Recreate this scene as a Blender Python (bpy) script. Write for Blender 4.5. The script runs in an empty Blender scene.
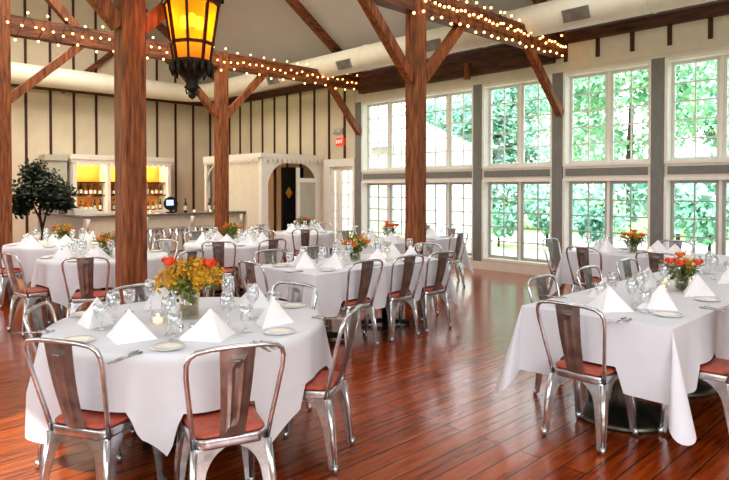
import bpy, math, random
from math import sin, cos, pi, radians as R
from mathutils import Vector, Matrix
random.seed(7)
U = 1.52                      # eye height in metres; plan measured in eye heights
C = bpy.context.scene.collection
sc = bpy.context.scene

# ------------------------------------------------------------------ mesh helper
class MB:
    def __init__(s): s.v = []; s.f = []; s.mi = []; s.sm = []
    def add(s, vs, fs, m=0, smooth=False, mat=None):
        b = len(s.v)
        if mat is not None: vs = [tuple(mat @ Vector(p)) for p in vs]
        s.v += [tuple(p) for p in vs]
        for f in fs:
            s.f.append([b + i for i in f]); s.mi.append(m); s.sm.append(smooth)
        return s
    def box(s, x0, x1, y0, y1, z0, z1, m=0, mat=None):
        if x0 > x1: x0, x1 = x1, x0
        if y0 > y1: y0, y1 = y1, y0
        if z0 > z1: z0, z1 = z1, z0
        vs = [(x0,y0,z0),(x1,y0,z0),(x1,y1,z0),(x0,y1,z0),(x0,y0,z1),(x1,y0,z1),(x1,y1,z1),(x0,y1,z1)]
        return s.add(vs, [(3,2,1,0),(4,5,6,7),(0,1,5,4),(1,2,6,5),(2,3,7,6),(3,0,4,7)], m, False, mat)
    def bar(s, a, b, w, h, up=(0,0,1), m=0):          # rectangular bar from a to b
        a = Vector(a); b = Vector(b); d = (b-a).normalized(); up = Vector(up)
        sd = d.cross(up)
        if sd.length < 1e-4: sd = d.cross(Vector((1,0,0)))
        sd.normalize(); u = sd.cross(d).normalized()
        vs = []
        for p in (a, b):
            for i, j in ((-1,-1),(1,-1),(1,1),(-1,1)): vs.append(p + sd*(i*w/2) + u*(j*h/2))
        return s.add(vs, [(0,1,2,3),(7,6,5,4),(0,4,5,1),(1,5,6,2),(2,6,7,3),(3,7,4,0)], m)
    def tube(s, pts, r, n=8, m=0, closed=False, cap=True):
        P = [Vector(p) for p in pts]; N = len(P); vs = []; prev = None
        rr = r if isinstance(r, (list, tuple)) else [r]*N
        for i in range(N):
            if closed: t = (P[(i+1) % N] - P[i-1]).normalized()
            else: t = (P[min(i+1, N-1)] - P[max(i-1, 0)]).normalized()
            if prev is None:
                a = Vector((0,0,1)) if abs(t.z) < .9 else Vector((1,0,0))
                u = t.cross(a).normalized()
            else: u = (prev - t*prev.dot(t)).normalized()
            prev = u; w = t.cross(u)
            for k in range(n):
                an = 2*pi*k/n; vs.append(P[i] + (u*cos(an) + w*sin(an))*rr[i])
        fs = []
        for i in range(N if closed else N-1):
            j = (i+1) % N
            for k in range(n):
                fs.append((i*n+k, i*n+(k+1) % n, j*n+(k+1) % n, j*n+k))
        if cap and not closed:
            fs.append(tuple(reversed(range(n)))); fs.append(tuple((N-1)*n+k for k in range(n)))
        return s.add(vs, fs, m, True)
    def lathe(s, prof, n=20, m=0, c=(0,0,0), smooth=True):
        vs = []
        for r, z in prof:
            for k in range(n):
                a = 2*pi*k/n; vs.append((c[0]+r*cos(a), c[1]+r*sin(a), c[2]+z))
        fs = []
        for i in range(len(prof)-1):
            for k in range(n): fs.append((i*n+k, i*n+(k+1) % n, (i+1)*n+(k+1) % n, (i+1)*n+k))
        return s.add(vs, fs, m, smooth)
    def ball(s, c, r, m=0, n=8, sq=1):
        prof = [(max(1e-4, r*sin(pi*i/(n-1))), -r*cos(pi*i/(n-1))*sq) for i in range(n)]
        return s.lathe(prof, n+2, m, c)
    def prism(s, poly, z0, z1, m=0, mat=None, smooth=False):     # poly = [(x,y)] ccw
        n = len(poly)
        vs = [(x,y,z0) for x,y in poly] + [(x,y,z1) for x,y in poly]
        fs = [tuple(reversed(range(n))), tuple(range(n, 2*n))] + [(i,(i+1) % n, n+(i+1) % n, n+i) for i in range(n)]
        return s.add(vs, fs, m, smooth, mat)
    def mesh(s, name, mats):
        me = bpy.data.meshes.new(name); me.from_pydata(s.v, [], s.f)
        for x in (mats if isinstance(mats, (list, tuple)) else [mats]): me.materials.append(x)
        me.polygons.foreach_set('material_index', s.mi); me.polygons.foreach_set('use_smooth', s.sm)
        me.update(); return me
    def build(s, name, mats, parent=None, loc=(0,0,0), rz=0):
        o = bpy.data.objects.new(name, s.mesh(name, mats)); C.objects.link(o)
        o.location = loc; o.rotation_euler = (0,0,rz)
        if parent is not None: o.parent = parent
        return o

def tag(o, label=None, cat=None, group=None, kind=None):
    if label: o['label'] = label
    if cat: o['category'] = cat
    if group: o['group'] = group
    if kind: o['kind'] = kind
    return o
def empty(name, loc=(0,0,0), rz=0):
    o = bpy.data.objects.new(name, None); C.objects.link(o); o.location = loc; o.rotation_euler = (0,0,rz)
    o.empty_display_size = .1; return o
def dup(root, loc, rz, label, cat=None, group=None):
    r = root.copy(); C.objects.link(r); r.location = loc; r.rotation_euler = (0,0,rz)
    r['label'] = label
    if cat: r['category'] = cat
    if group: r['group'] = group
    for ch in list(root.children):
        c = ch.copy(); C.objects.link(c); c.parent = r
        for g in list(ch.children):
            d = g.copy(); C.objects.link(d); d.parent = c
    return r
_used = set()
def place(root, loc, rz, label, cat, group=None):     # first call moves the built thing itself, later calls copy it
    if root.name not in _used:
        _used.add(root.name); root.location = loc; root.rotation_euler = (0,0,rz)
        return tag(root, label, cat, group)
    return dup(root, loc, rz, label, cat, group)

# ------------------------------------------------------------------ materials
def mat(name, col, rough=.6, metal=0, var=0, vscale=8, stretch=(1,1,1), col2=None, bump=0, bscale=30, emis=None, estr=0, coat=0, sheen=0, trans=0):
    m = bpy.data.materials.new(name); m.use_nodes = True; nt = m.node_tree; b = nt.nodes['Principled BSDF']
    b.inputs['Base Color'].default_value = (*col, 1); b.inputs['Roughness'].default_value = rough; b.inputs['Metallic'].default_value = metal
    if coat: b.inputs['Coat Weight'].default_value = coat; b.inputs['Coat Roughness'].default_value = .12
    if emis: b.inputs['Emission Color'].default_value = (*emis, 1); b.inputs['Emission Strength'].default_value = estr
    tc = nt.nodes.new('ShaderNodeTexCoord'); mp = nt.nodes.new('ShaderNodeMapping'); mp.inputs['Scale'].default_value = stretch
    nt.links.new(tc.outputs['Object'], mp.inputs['Vector'])
    if var or col2:
        nz = nt.nodes.new('ShaderNodeTexNoise'); nz.inputs['Scale'].default_value = vscale; nz.inputs['Detail'].default_value = 5
        nt.links.new(mp.outputs[0], nz.inputs['Vector'])
        rp = nt.nodes.new('ShaderNodeValToRGB'); rp.color_ramp.elements[0].position = .33; rp.color_ramp.elements[1].position = .67
        c2 = col2 or tuple(min(1, c*(1+var)) for c in col); c1 = col if col2 else tuple(c*(1-var) for c in col)
        rp.color_ramp.elements[0].color = (*c1, 1); rp.color_ramp.elements[1].color = (*c2, 1)
        nt.links.new(nz.outputs[0], rp.inputs[0]); nt.links.new(rp.outputs[0], b.inputs['Base Color'])
    if bump:
        n2 = nt.nodes.new('ShaderNodeTexNoise'); n2.inputs['Scale'].default_value = bscale; n2.inputs['Detail'].default_value = 4
        nt.links.new(mp.outputs[0], n2.inputs['Vector'])
        bp = nt.nodes.new('ShaderNodeBump'); bp.inputs['Strength'].default_value = bump; bp.inputs['Distance'].default_value = .02
        nt.links.new(n2.outputs[0], bp.inputs['Height']); nt.links.new(bp.outputs[0], b.inputs['Normal'])
    return m

def floor_mat():
    m = bpy.data.materials.new('floor_boards'); m.use_nodes = True; nt = m.node_tree; b = nt.nodes['Principled BSDF']; L = nt.links
    tc = nt.nodes.new('ShaderNodeTexCoord')
    br = nt.nodes.new('ShaderNodeTexBrick'); br.inputs['Scale'].default_value = 1; br.inputs['Brick Width'].default_value = 3.1
    br.inputs['Row Height'].default_value = .135; br.inputs['Mortar Size'].default_value = .004; br.inputs['Mortar Smooth'].default_value = .3
    br.inputs['Color1'].default_value = (0,0,0,1); br.inputs['Color2'].default_value = (1,1,1,1); br.inputs['Mortar'].default_value = (0,0,0,1); br.offset = .37
    L.new(tc.outputs['Object'], br.inputs['Vector'])
    mp = nt.nodes.new('ShaderNodeMapping'); mp.inputs['Scale'].default_value = (1.2, 14, 1); L.new(tc.outputs['Object'], mp.inputs['Vector'])
    nz = nt.nodes.new('ShaderNodeTexNoise'); nz.inputs['Scale'].default_value = 2.2; nz.inputs['Detail'].default_value = 8; nz.inputs['Roughness'].default_value = .65; L.new(mp.outputs[0], nz.inputs['Vector'])
    n3 = nt.nodes.new('ShaderNodeTexNoise'); n3.inputs['Scale'].default_value = 1.1; L.new(tc.outputs['Object'], n3.inputs['Vector'])
    mx = nt.nodes.new('ShaderNodeMath'); mx.operation = 'MULTIPLY_ADD'; L.new(br.outputs['Color'], mx.inputs[0]); mx.inputs[1].default_value = .17; L.new(nz.outputs[0], mx.inputs[2])
    rp = nt.nodes.new('ShaderNodeValToRGB'); e = rp.color_ramp.elements
    e[0].position = .27; e[0].color = (.06,.011,.003,1); e[1].position = .85; e[1].color = (.50,.115,.018,1)
    k = e.new(.55); k.color = (.31,.054,.008,1)
    L.new(mx.outputs[0], rp.inputs[0])
    mm = nt.nodes.new('ShaderNodeMixRGB'); mm.blend_type = 'MIX'; L.new(br.outputs['Fac'], mm.inputs[0]); L.new(rp.outputs[0], mm.inputs[1]); mm.inputs[2].default_value = (.02,.006,.002,1)
    L.new(mm.outputs[0], b.inputs['Base Color'])
    rr = nt.nodes.new('ShaderNodeMapRange'); rr.inputs['To Min'].default_value = .07; rr.inputs['To Max'].default_value = .20; L.new(n3.outputs[0], rr.inputs['Value']); L.new(rr.outputs[0], b.inputs['Roughness'])
    b.inputs['Specular IOR Level'].default_value = .8
    b.inputs['Coat Weight'].default_value = .25; b.inputs['Coat Roughness'].default_value = .1
    m2 = nt.nodes.new('ShaderNodeMath'); m2.operation = 'MULTIPLY_ADD'; L.new(br.outputs['Fac'], m2.inputs[0]); m2.inputs[1].default_value = -1.2; L.new(nz.outputs[0], m2.inputs[2])
    bp = nt.nodes.new('ShaderNodeBump'); bp.inputs['Strength'].default_value = .22; bp.inputs['Distance'].default_value = .012; L.new(m2.outputs[0], bp.inputs['Height']); L.new(bp.outputs[0], b.inputs['Normal'])
    return m

def glass_mat(name, tint=(1,1,1), gloss=.12, edge=.75):
    m = bpy.data.materials.new(name); m.use_nodes = True; nt = m.node_tree; L = nt.links
    nt.nodes.remove(nt.nodes['Principled BSDF']); out = nt.nodes['Material Output']
    t = nt.nodes.new('ShaderNodeBsdfTransparent'); t.inputs[0].default_value = (*tint, 1)
    g = nt.nodes.new('ShaderNodeBsdfGlossy'); g.inputs['Roughness'].default_value = .03; g.inputs[0].default_value = (1,1,1,1)
    lw = nt.nodes.new('ShaderNodeLayerWeight'); lw.inputs[0].default_value = .3
    mr = nt.nodes.new('ShaderNodeMapRange'); mr.inputs['To Min'].default_value = gloss; mr.inputs['To Max'].default_value = edge
    L.new(lw.outputs['Facing'], mr.inputs['Value'])
    mx = nt.nodes.new('ShaderNodeMixShader'); L.new(mr.outputs[0], mx.inputs[0]); L.new(t.outputs[0], mx.inputs[1]); L.new(g.outputs[0], mx.inputs[2]); L.new(mx.outputs[0], out.inputs[0])
    return m
def leaf_mat(name, c1, c2, sc_=3):
    m = mat(name, c1, .55, col2=c2, vscale=sc_)
    m.node_tree.nodes['Principled BSDF'].inputs['Subsurface Weight'].default_value = 0
    return m

M = {}
M['floor'] = floor_mat()
wood = dict(rough=.55, bump=.5, bscale=6)
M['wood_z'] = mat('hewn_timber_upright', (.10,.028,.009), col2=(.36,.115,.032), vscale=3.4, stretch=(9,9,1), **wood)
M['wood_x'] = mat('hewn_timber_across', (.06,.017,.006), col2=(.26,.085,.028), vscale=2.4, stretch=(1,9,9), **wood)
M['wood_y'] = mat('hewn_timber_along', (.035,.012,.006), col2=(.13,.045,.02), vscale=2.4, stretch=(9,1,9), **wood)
M['batten'] = mat('brown_batten', (.07,.028,.012), .6, var=.3)
M['cream'] = mat('cream_plaster', (.70,.62,.49), .8, var=.05, vscale=2)
M['header'] = mat('header_paint', (.76,.69,.62), .7, var=.03)
M['ceil'] = mat('ceiling_paint', (.50,.47,.475), .9, var=.03, vscale=1)
M['white'] = mat('white_trim_paint', (.85,.83,.76), .5, var=.03)
M['ivory'] = mat('ivory_beadboard', (.80,.74,.60), .55, var=.03)
M['grey_board'] = mat('grey_weathered_board', (.23,.235,.225), .8, var=.08, vscale=5, stretch=(4,4,1), bump=.1, bscale=20)
M['sash'] = mat('sash_paint', (.42,.45,.42), .5, var=.05)
M['sash_backlit'] = mat('backlit_sash_paint', (.72,.74,.70), .5, var=.05)  # lighter copy of the sash paint; backlight on upper windows put into colour
M['duct'] = mat('duct_paint', (.74,.70,.60), .5, var=.03)
M['grille'] = mat('grille_grey', (.25,.25,.25), .5, .3, var=.2)
M['steel'] = mat('galvanised_steel', (.45,.48,.51), .25, .92, col2=(.80,.83,.86), vscale=9, bump=.08, bscale=14)
M['steel_dark'] = mat('aged_steel', (.17,.155,.15), .36, .85, col2=(.42,.40,.39), vscale=7, bump=.12, bscale=10)
M['rubber'] = mat('foot_rubber', (.2,.2,.2), .6, .5, var=.1)
M['cushion'] = mat('brick_red_leather', (.46,.105,.065), .42, var=.18, vscale=20, bump=.1, bscale=60)
M['cloth'] = mat('white_linen', (.75,.78,.84), .85, var=.02, bump=.06, bscale=220)
M['napkin'] = mat('napkin_linen', (.90,.90,.93), .85, var=.01, bump=.06, bscale=260)
M['china'] = mat('white_china', (.80,.79,.74), .18, var=.02)
M['silver'] = mat('cutlery_steel', (.55,.55,.55), .2, 1, var=.1)
M['black'] = mat('black_iron', (.012,.012,.014), .5, .4, var=.2)
M['bronze'] = mat('brushed_pedestal', (.16,.15,.12), .38, .85, var=.2, vscale=6)
M['glass'] = glass_mat('table_glass', (.94,.96,.97), .13, .8)
M['pane'] = glass_mat('window_glass', (.97,.99,.98), .03, .35)
M['vase'] = glass_mat('vase_glass', (.92,.92,.82), .14, .6)
M['water'] = mat('vase_stems', (.09,.08,.02), .3, col2=(.40,.26,.05), vscale=40)
M['leaf'] = leaf_mat('bouquet_leaf', (.05,.10,.015), (.22,.28,.05), 20)
M['gold'] = leaf_mat('gold_filler', (.50,.20,.012), (.75,.48,.04), 25)
M['rose'] = mat('rose_red', (.75,.045,.02), .5, col2=(.9,.13,.05), vscale=30)
M['orange'] = mat('rose_orange', (.80,.15,.02), .5, col2=(.9,.30,.05), vscale=30)
M['flame'] = mat('candle_wax', (.9,.7,.4), .5, var=.05, emis=(1,.62,.25), estr=2.5)
M['bulb'] = mat('bulb_glow', (1,.8,.5), .4, var=.02, emis=(1,.50,.14), estr=6)
M['amber'] = mat('amber_lantern_glass', (.9,.45,.08), .4, var=.1, emis=(1,.33,.03), estr=1.3)
M['amber_low'] = mat('amber_glass_lower', (.75,.42,.12), .4, var=.1, emis=(1,.5,.13), estr=.45)
def amber(name, col, em):
    m = bpy.data.materials.new(name); m.use_nodes = True; nt = m.node_tree; L = nt.links; nt.nodes.remove(nt.nodes['Principled BSDF'])
    t = nt.nodes.new('ShaderNodeBsdfTransparent'); t.inputs[0].default_value = (1,.50,.08,1); tr = nt.nodes.new('ShaderNodeBsdfTranslucent'); tr.inputs[0].default_value = (*col,1)
    e = nt.nodes.new('ShaderNodeEmission'); e.inputs[0].default_value = (1,.30,.02,1); e.inputs[1].default_value = em
    m1 = nt.nodes.new('ShaderNodeMixShader'); m1.inputs[0].default_value = .72; L.new(t.outputs[0], m1.inputs[1]); L.new(tr.outputs[0], m1.inputs[2])
    a = nt.nodes.new('ShaderNodeAddShader'); L.new(m1.outputs[0], a.inputs[0]); L.new(e.outputs[0], a.inputs[1]); L.new(a.outputs[0], nt.nodes['Material Output'].inputs[0]); return m
M['amber'] = amber('amber_lantern_glass', (.85,.25,.015), .38); M['amber_low'] = amber('amber_glass_lower', (.75,.36,.08), .10)
M['lampglow'] = mat('lantern_bulb', (1,.8,.4), .4, var=.02, emis=(1,.62,.18), estr=14)
M['iron'] = mat('lantern_iron', (.03,.022,.016), .5, .6, var=.3, vscale=30)
M['exit'] = mat('exit_red', (.8,.05,.03), .4, var=.05, emis=(1,.06,.03), estr=.7)
M['exit_text'] = mat('exit_lettering', (1,.8,.75), .4, var=.02, emis=(1,.7,.6), estr=1)
M['counter'] = mat('counter_top_slate', (.16,.16,.16), .3, var=.2)
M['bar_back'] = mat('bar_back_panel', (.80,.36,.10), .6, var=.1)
M['bark'] = mat('bark', (.06,.035,.02), .9, var=.4, bump=.5)
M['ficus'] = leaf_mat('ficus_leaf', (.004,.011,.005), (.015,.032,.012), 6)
M['tree'] = leaf_mat('tree_leaf', (.20,.42,.30), (.50,.74,.55), 1.2)
M['tree2'] = leaf_mat('tree_leaf_dark', (.10,.30,.22), (.32,.58,.45), 1.2)
M['lawn'] = mat('lawn_grass', (.22,.44,.12), .9, col2=(.45,.62,.24), vscale=1.5)
M['patio'] = mat('pale_paving', (.75,.72,.66), .8, var=.1)
M['tent'] = mat('white_canvas', (.92,.92,.92), .7, var=.02)
M['siding'] = mat('cream_siding', (.42,.40,.34), .7, var=.03)
M['dark_door'] = mat('dark_door_paint', (.025,.025,.03), .4, var=.2)
M['yellow'] = mat('yellow_sign', (.75,.40,.05), .5, var=.1)
M['louvre'] = mat('louvre_grey', (.50,.49,.42), .6, var=.05)
M['pot'] = mat('clay_pot', (.12,.10,.09), .7, var=.2)
M['bot_green'] = mat('green_bottle', (.02,.06,.02), .12, var=.2, coat=.5)
M['bot_amber'] = mat('amber_bottle', (.22,.07,.01), .12, var=.2, coat=.5)
M['bot_clear'] = mat('pale_bottle', (.55,.50,.42), .12, var=.2, coat=.5)
M['bot_dark'] = mat('dark_bottle', (.012,.01,.012), .12, var=.2, coat=.5)
M['label'] = mat('bottle_paper', (.75,.70,.58), .7, var=.05)
M['screen'] = mat('lit_screen', (.2,.3,.5), .3, var=.1, emis=(.45,.6,1), estr=1.2)
M['zinc'] = mat('zinc_bucket', (.35,.37,.38), .35, .8, var=.15)
M['shade'] = mat('beige_shade', (.55,.48,.33), .7, var=.08)

# ------------------------------------------------------------------ room shell
WX, LY = 6.36*U, 10.7*U            # window wall plane x, bar wall plane y
EX, SY = -1.37, -3.4               # the unseen sides of the barn
EAVE = U + 1.715*U; RID_X = (WX+EX)/2; SL = .68
def S(o): o['kind'] = 'structure'; return o
def hz(h): return U + h*U          # height given in eye heights above the eye

S(MB().box(EX-.3, WX+.2, SY-.3, LY+.3, -.12, 0).build('floor', M['floor']))
RZ = EAVE + SL*(WX-RID_X)
t = .15
def slope(x0, z0, x1, z1, name, y0=SY-.3, y1=LY+.3):
    b = MB(); vs = [(x0,y0,z0),(x1,y0,z1),(x1,y1,z1),(x0,y1,z0),(x0,y0,z0+t),(x1,y0,z1+t),(x1,y1,z1+t),(x0,y1,z0+t)]
    b.add(vs, [(3,2,1,0),(4,5,6,7),(0,1,5,4),(1,2,6,5),(2,3,7,6),(3,0,4,7)]); return b
c = slope(WX+.5, EAVE-SL*.5+.02, RID_X, RZ+.02, 'a'); d = slope(EX-.5, EAVE-SL*.5+.02, RID_X, RZ+.02, 'b'); c.add(d.v, d.f)
S(c.build('ceiling', M['ceil']))

# window wall (right): header, sill, spandrels built around the openings
Z_SILL, Z_LT, Z_UB, Z_UT = .17, hz(.115), hz(.25), hz(1.29)     # lower bottom, lower top, upper bottom, upper top
pil = [6.64 - 1.08*i for i in range(8)]                          # pilaster centres along the wall (eye heights)
PW = .0625
D = .30                                                          # wall depth
dz = hz(.40)                                                     # french door head
b = MB()
b.box(WX, WX+D, SY, LY, Z_UT, EAVE)                              # header band and up
b.box(WX, WX+D, SY, pil[-1]*U-PW*U, 0, Z_UT)                     # solid part behind the viewer
b.box(WX, WX+D, pil[-1]*U-PW*U, pil[0]*U+PW*U, 0, Z_SILL)
for i in range(7):
    ya, yb = pil[i+1]*U+PW*U, pil[i]*U-PW*U
    b.box(WX, WX+D, ya, yb, Z_LT, Z_UB)
for y in pil: b.box(WX, WX+D, (y-PW)*U, (y+PW)*U, 0, Z_UT)
S(b.build('wall_right', M['header']))
DY0, DY1 = (6.64+PW)*U+.02, 7.34*U
b = MB()
b.box(WX, WX+D, DY1, LY+.3, 0, Z_UT); b.box(WX, WX+D, (6.64+PW)*U, DY1, dz, Z_UT)
S(b.build('wall_right_rear', M['cream']))
b = MB()
b.box(WX-.012, WX, (6.64+PW)*U+.01, LY-.01, hz(.62), hz(1.606))
b.box(WX-.012, WX, DY1+.14, 7.5*U, 0, hz(.62))
S(b.build('trim_1', M['cream']))
# grey pilaster boards and grey spandrel panels
for i, y in enumerate(pil):
    S(MB().box(WX-.03, WX-.001, (y-PW)*U, (y+PW)*U, Z_SILL-.02, hz(1.30)).build('trim_%d' % (i+2), M['grey_board']))
for i in range(7):
    ya, yb = pil[i+1]*U+PW*U+.05, pil[i]*U-PW*U-.05
    S(MB().box(WX-.015, WX-.001, ya, yb, hz(.145), hz(.225)).build('trim_%d' % (i+12), M['grey_board']))
S(MB().box(WX-.04, WX-.001, SY, pil[0]*U+PW*U, 0, .15).build('baseboard_right', M['white']))
# windows
def window(n, ya, yb, z0, z1, sm):
    root = empty('window_%d' % n, (WX, (ya+yb)/2, z0)); S(root)
    w = (yb-ya)/2; h = z1-z0; fw = .045
    f = MB()
    f.box(-.02, .27, -w, -w+fw, 0, h); f.box(-.02, .27, w-fw, w, 0, h)
    f.box(-.02, .27, -w+fw, w-fw, 0, fw); f.box(-.02, .27, -w+fw, w-fw, h-fw, h)
    f.box(.13, .22, -.022, .022, fw, h-fw)
    f.build('frame', M['white'], root)
    for s_ in (-1, 1):
        a, bb = (-w+fw, -.022) if s_ < 0 else (.022, w-fw)
        q = MB(); st = .045; x0, x1 = .15, .19
        q.box(x0, x1, a, a+st, fw, h-fw); q.box(x0, x1, bb-st, bb, fw, h-fw)
        q.box(x0, x1, a+st, bb-st, fw, fw+st+.01); q.box(x0, x1, a+st, bb-st, h-fw-st, h-fw)
        m = (a+bb)/2; q.box(x0+.008, x1-.008, m-.011, m+.011, fw+st, h-fw-st)
        zz0, zz1 = fw+st+.01, h-fw-st
        for k in range(1, 5):
            z = zz0 + (zz1-zz0)*k/5; q.box(x0+.006, x1-.006, a+st, bb-st, z-.011, z+.011)
        so = q.build('sash', sm, root)
        MB().add([(.17,a+.02,fw),(.17,bb-.02,fw),(.17,bb-.02,h-fw),(.17,a+.02,h-fw)], [(0,1,2,3)]).build('pane', M['pane'], so)
n = 1
for i in range(7):
    ya, yb = (pil[i+1]+PW)*U, (pil[i]-PW)*U
    window(n, ya, yb, Z_UB, Z_UT, M['sash_backlit']); n += 1
    window(n, ya, yb, Z_SILL, Z_LT, M['sash']); n += 1

# french doors beside the archway
root = S(empty('door_1', (WX, (DY0+DY1)/2, 0)))
w = (DY1-DY0)/2
f = MB(); f.box(-.03,.2,-w-.0,-w+.07,0,dz); f.box(-.03,.2,w-.07,w,0,dz); f.box(-.03,.2,-w+.07,w-.07,dz-.08,dz); f.box(-.03,-.002,w,w+.13,0,dz+.1); f.box(-.03,-.002,-w,w,dz,dz+.1); f.box(.05,.14,.13,.2,0,dz-.08)
f.build('frame', M['white'], root)
def leafdoor(a, bb, cols, rows):
    q = MB(); st = .07; x0, x1 = .07,.11; h = dz-.08
    q.box(x0,x1,a,a+st,0,h); q.box(x0,x1,bb-st,bb,0,h); q.box(x0,x1,a+st,bb-st,0,.25); q.box(x0,x1,a+st,bb-st,h-.09,h)
    for k in range(1, cols):
        m = a+st+(bb-a-2*st)*k/cols; q.box(x0+.006,x1-.006,m-.01,m+.01,.25,h-.09)
    for k in range(1, rows):
        z = .25+(h-.34)*k/rows; q.box(x0+.008,x1-.008,a+st,bb-st,z-.01,z+.01)
    o = q.build('door_leaf', M['white'], root)
    MB().add([(.09,a+.02,.1),(.09,bb-.02,.1),(.09,bb-.02,h-.03),(.09,a+.02,h-.03)], [(0,1,2,3)]).build('pane', M['pane'], o)
    MB().tube([(.06,a+.04,1.0),(.02,a+.04,1.0),(.02,a+.12,1.0)], .009, 6).build('handle', M['silver'], o)
leafdoor(-w+.07, .13, 2, 6); leafdoor(.2, w-.07, 1, 6)

# bar wall (left of the photo)
S(MB().box(EX-.3, WX+.3, LY, LY+.25, 0, EAVE).add([(EX-.3,LY,EAVE),(WX+.3,LY,EAVE),(RID_X,LY,RZ+.1),(EX-.3,LY+.25,EAVE),(WX+.3,LY+.25,EAVE),(RID_X,LY+.25,RZ+.1)],
  [(0,1,2),(5,4,3),(1,4,5,2),(3,0,2,5)]).build('wall_left', M['cream']))
# unseen walls; the one opposite the windows has openings too
b = MB(); b.box(EX-.3, EX, SY, LY, Z_UT, EAVE); b.box(EX-.3, EX, SY, LY, 0, 1.0)
for k in range(9): b.box(EX-.3, EX, SY+k*2.3, SY+k*2.3+.9, 1.0, Z_UT)
S(b.build('wall_west', M['cream']))
S(MB().box(EX-.3, WX+.3, SY-.25, SY, 0, EAVE+4).build('wall_south', M['cream']))

# battens on the cream walls, each board a trim piece
bn = 20
for k in range(-4, 30):
    Y = 1.85 + .3636*k
    if Y > 10.6: break
    if Y < 3.36: z0, z1 = hz(1.41), hz(1.606)
    elif Y < 6.66: continue
    elif Y < 7.45: z0, z1 = dz+.11, hz(1.606)
    else: z0, z1 = 0, hz(1.606)
    S(MB().box(WX-.035, WX-.0121 if Y > 6 else WX-.001, Y*U-.028, Y*U+.028, z0, z1).build('trim_%d' % bn, M['batten'])); bn += 1
for k in range(-8, 11):
    X = 2.93 + .3637*k
    if X*U < EX+.1 or X > 6.3: continue
    wd = .07 if abs(X-4.38) < .1 else .028
    zt = EAVE + SL*(min(WX-X*U, X*U-EX)) - .05
    S(MB().box(X*U-wd, X*U+wd, LY-.025, LY-.001, 0, zt).build('trim_%d' % bn, M['batten'])); bn += 1
# panel frieze above window header
S(MB().box(WX-.02, WX-.001, SY, 3.3*U, hz(1.33), hz(1.41)).build('trim_%d' % bn, M['header'])); bn += 1

# ------------------------------------------------------------------ timber frame
FB, FA, FC = 3.36*U, 6.60*U, 9.84*U
PS = .20
def timber(name, o, label, cat):
    o.name = name; return tag(o, label, cat, None, 'structure')
def post(x, y, z1, label):
    b = MB(); h = PS/2; ch = .012
    poly = [(-h+ch,-h),(h-ch,-h),(h,-h+ch),(h,h-ch),(h-ch,h),(-h+ch,h),(-h,h-ch),(-h,-h+ch)]
    b.prism(poly, 0, z1)
    return timber('timber_post', b.build('timber_post', M['wood_z'], None, (x,y,0)), label, 'post')
P0, P1, P2, P3 = (1.60*U, FA), (1.45*U, FB), (3.878*U, FB), (3.985*U, FA)
zt, zb = hz(1.665), hz(1.46)
roof = lambda x: EAVE + SL*(min(WX-x, x-EX))
post(*P0, roof(P0[0]), 'rough brown timber post at the far left edge beside the potted tree')
post(*P1, roof(P1[0]), 'thick rough timber post rising behind the front round table')
post(*P2, roof(P2[0]), 'reddish brown timber post standing before the windows by the long middle table')
post(*P3, zt, 'narrow looking timber post at the right end of the bar')
def beamx(y, za, zb_, x0, x1, w, label):
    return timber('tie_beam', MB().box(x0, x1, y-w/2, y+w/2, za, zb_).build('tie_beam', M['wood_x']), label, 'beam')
beamx(FB, zb, zt, EX, P1[0]-PS/2, .19, 'timber tie beam running left from the thick front post')
beamx(FB, zb, zt, P1[0]+PS/2, P2[0]-PS/2, .19, 'timber tie beam spanning between the two front posts')
beamx(FB, zb, zt, P2[0]+PS/2, WX-.01, .19, 'timber tie beam strung with lights from the middle post to the window wall')
beamx(FA, zb+.03, zt, EX, P0[0]-PS/2, .18, 'timber tie beam left of the far left post')
beamx(FA, zb+.03, zt, P0[0]+PS/2, WX-.01, .18, 'long timber tie beam strung with lights passing over the bar side post')
def brace(a, bb, label, w=.11, h=.12):
    a = Vector(a); bb = Vector(bb)
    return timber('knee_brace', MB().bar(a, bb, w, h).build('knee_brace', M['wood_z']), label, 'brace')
def knee(px, y, sgn, label, run=.62*U, zf=hz(.90)):
    brace((px+sgn*PS*.45, y, zf), (px+sgn*run, y, zb+.03), label)
knee(P1[0], FB, 1, 'timber brace on the right of the thick front post beside the lantern')
knee(P1[0], FB, -1, 'timber brace on the left of the thick front post')
knee(P2[0], FB, 1, 'timber brace on the right of the middle post')
knee(P2[0], FB, -1, 'timber brace on the left of the middle post')
knee(P3[0], FA, 1, 'timber brace on the right of the bar side post')
knee(P3[0], FA, -1, 'timber brace on the left of the bar side post')
knee(P0[0], FA, 1, 'timber brace on the right of the far left post', run=.72*U, zf=hz(.86))
brace((P0[0]+.03, FA, hz(2.35)), (P0[0]+.68*U, FA, zt-.01), 'timber strut sloping down onto the beam at upper left', .12, .13)
brace((WX-.05, FB, hz(.84)), (WX-.72*U, FB, zb+.03), 'timber brace from the window pilaster up to the lit beam at right')
brace((WX-.05, FA, hz(.84)), (WX-.62*U, FA, zb+.05), 'timber brace from the wall corner up to the long lit beam')
# rafters
for y, wh in ((FB,'above the right lit beam'), (FA,'meeting the long lit beam at the wall'), (FC,'nearest the bar wall')):
    timber('roof_rafter', MB().bar((WX-.02, y, EAVE-.06), (RID_X, y, RZ-.08), .13, .16).build('roof_rafter', M['wood_x']), 'dark timber rafter on the sloping ceiling '+wh, 'rafter')
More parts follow.
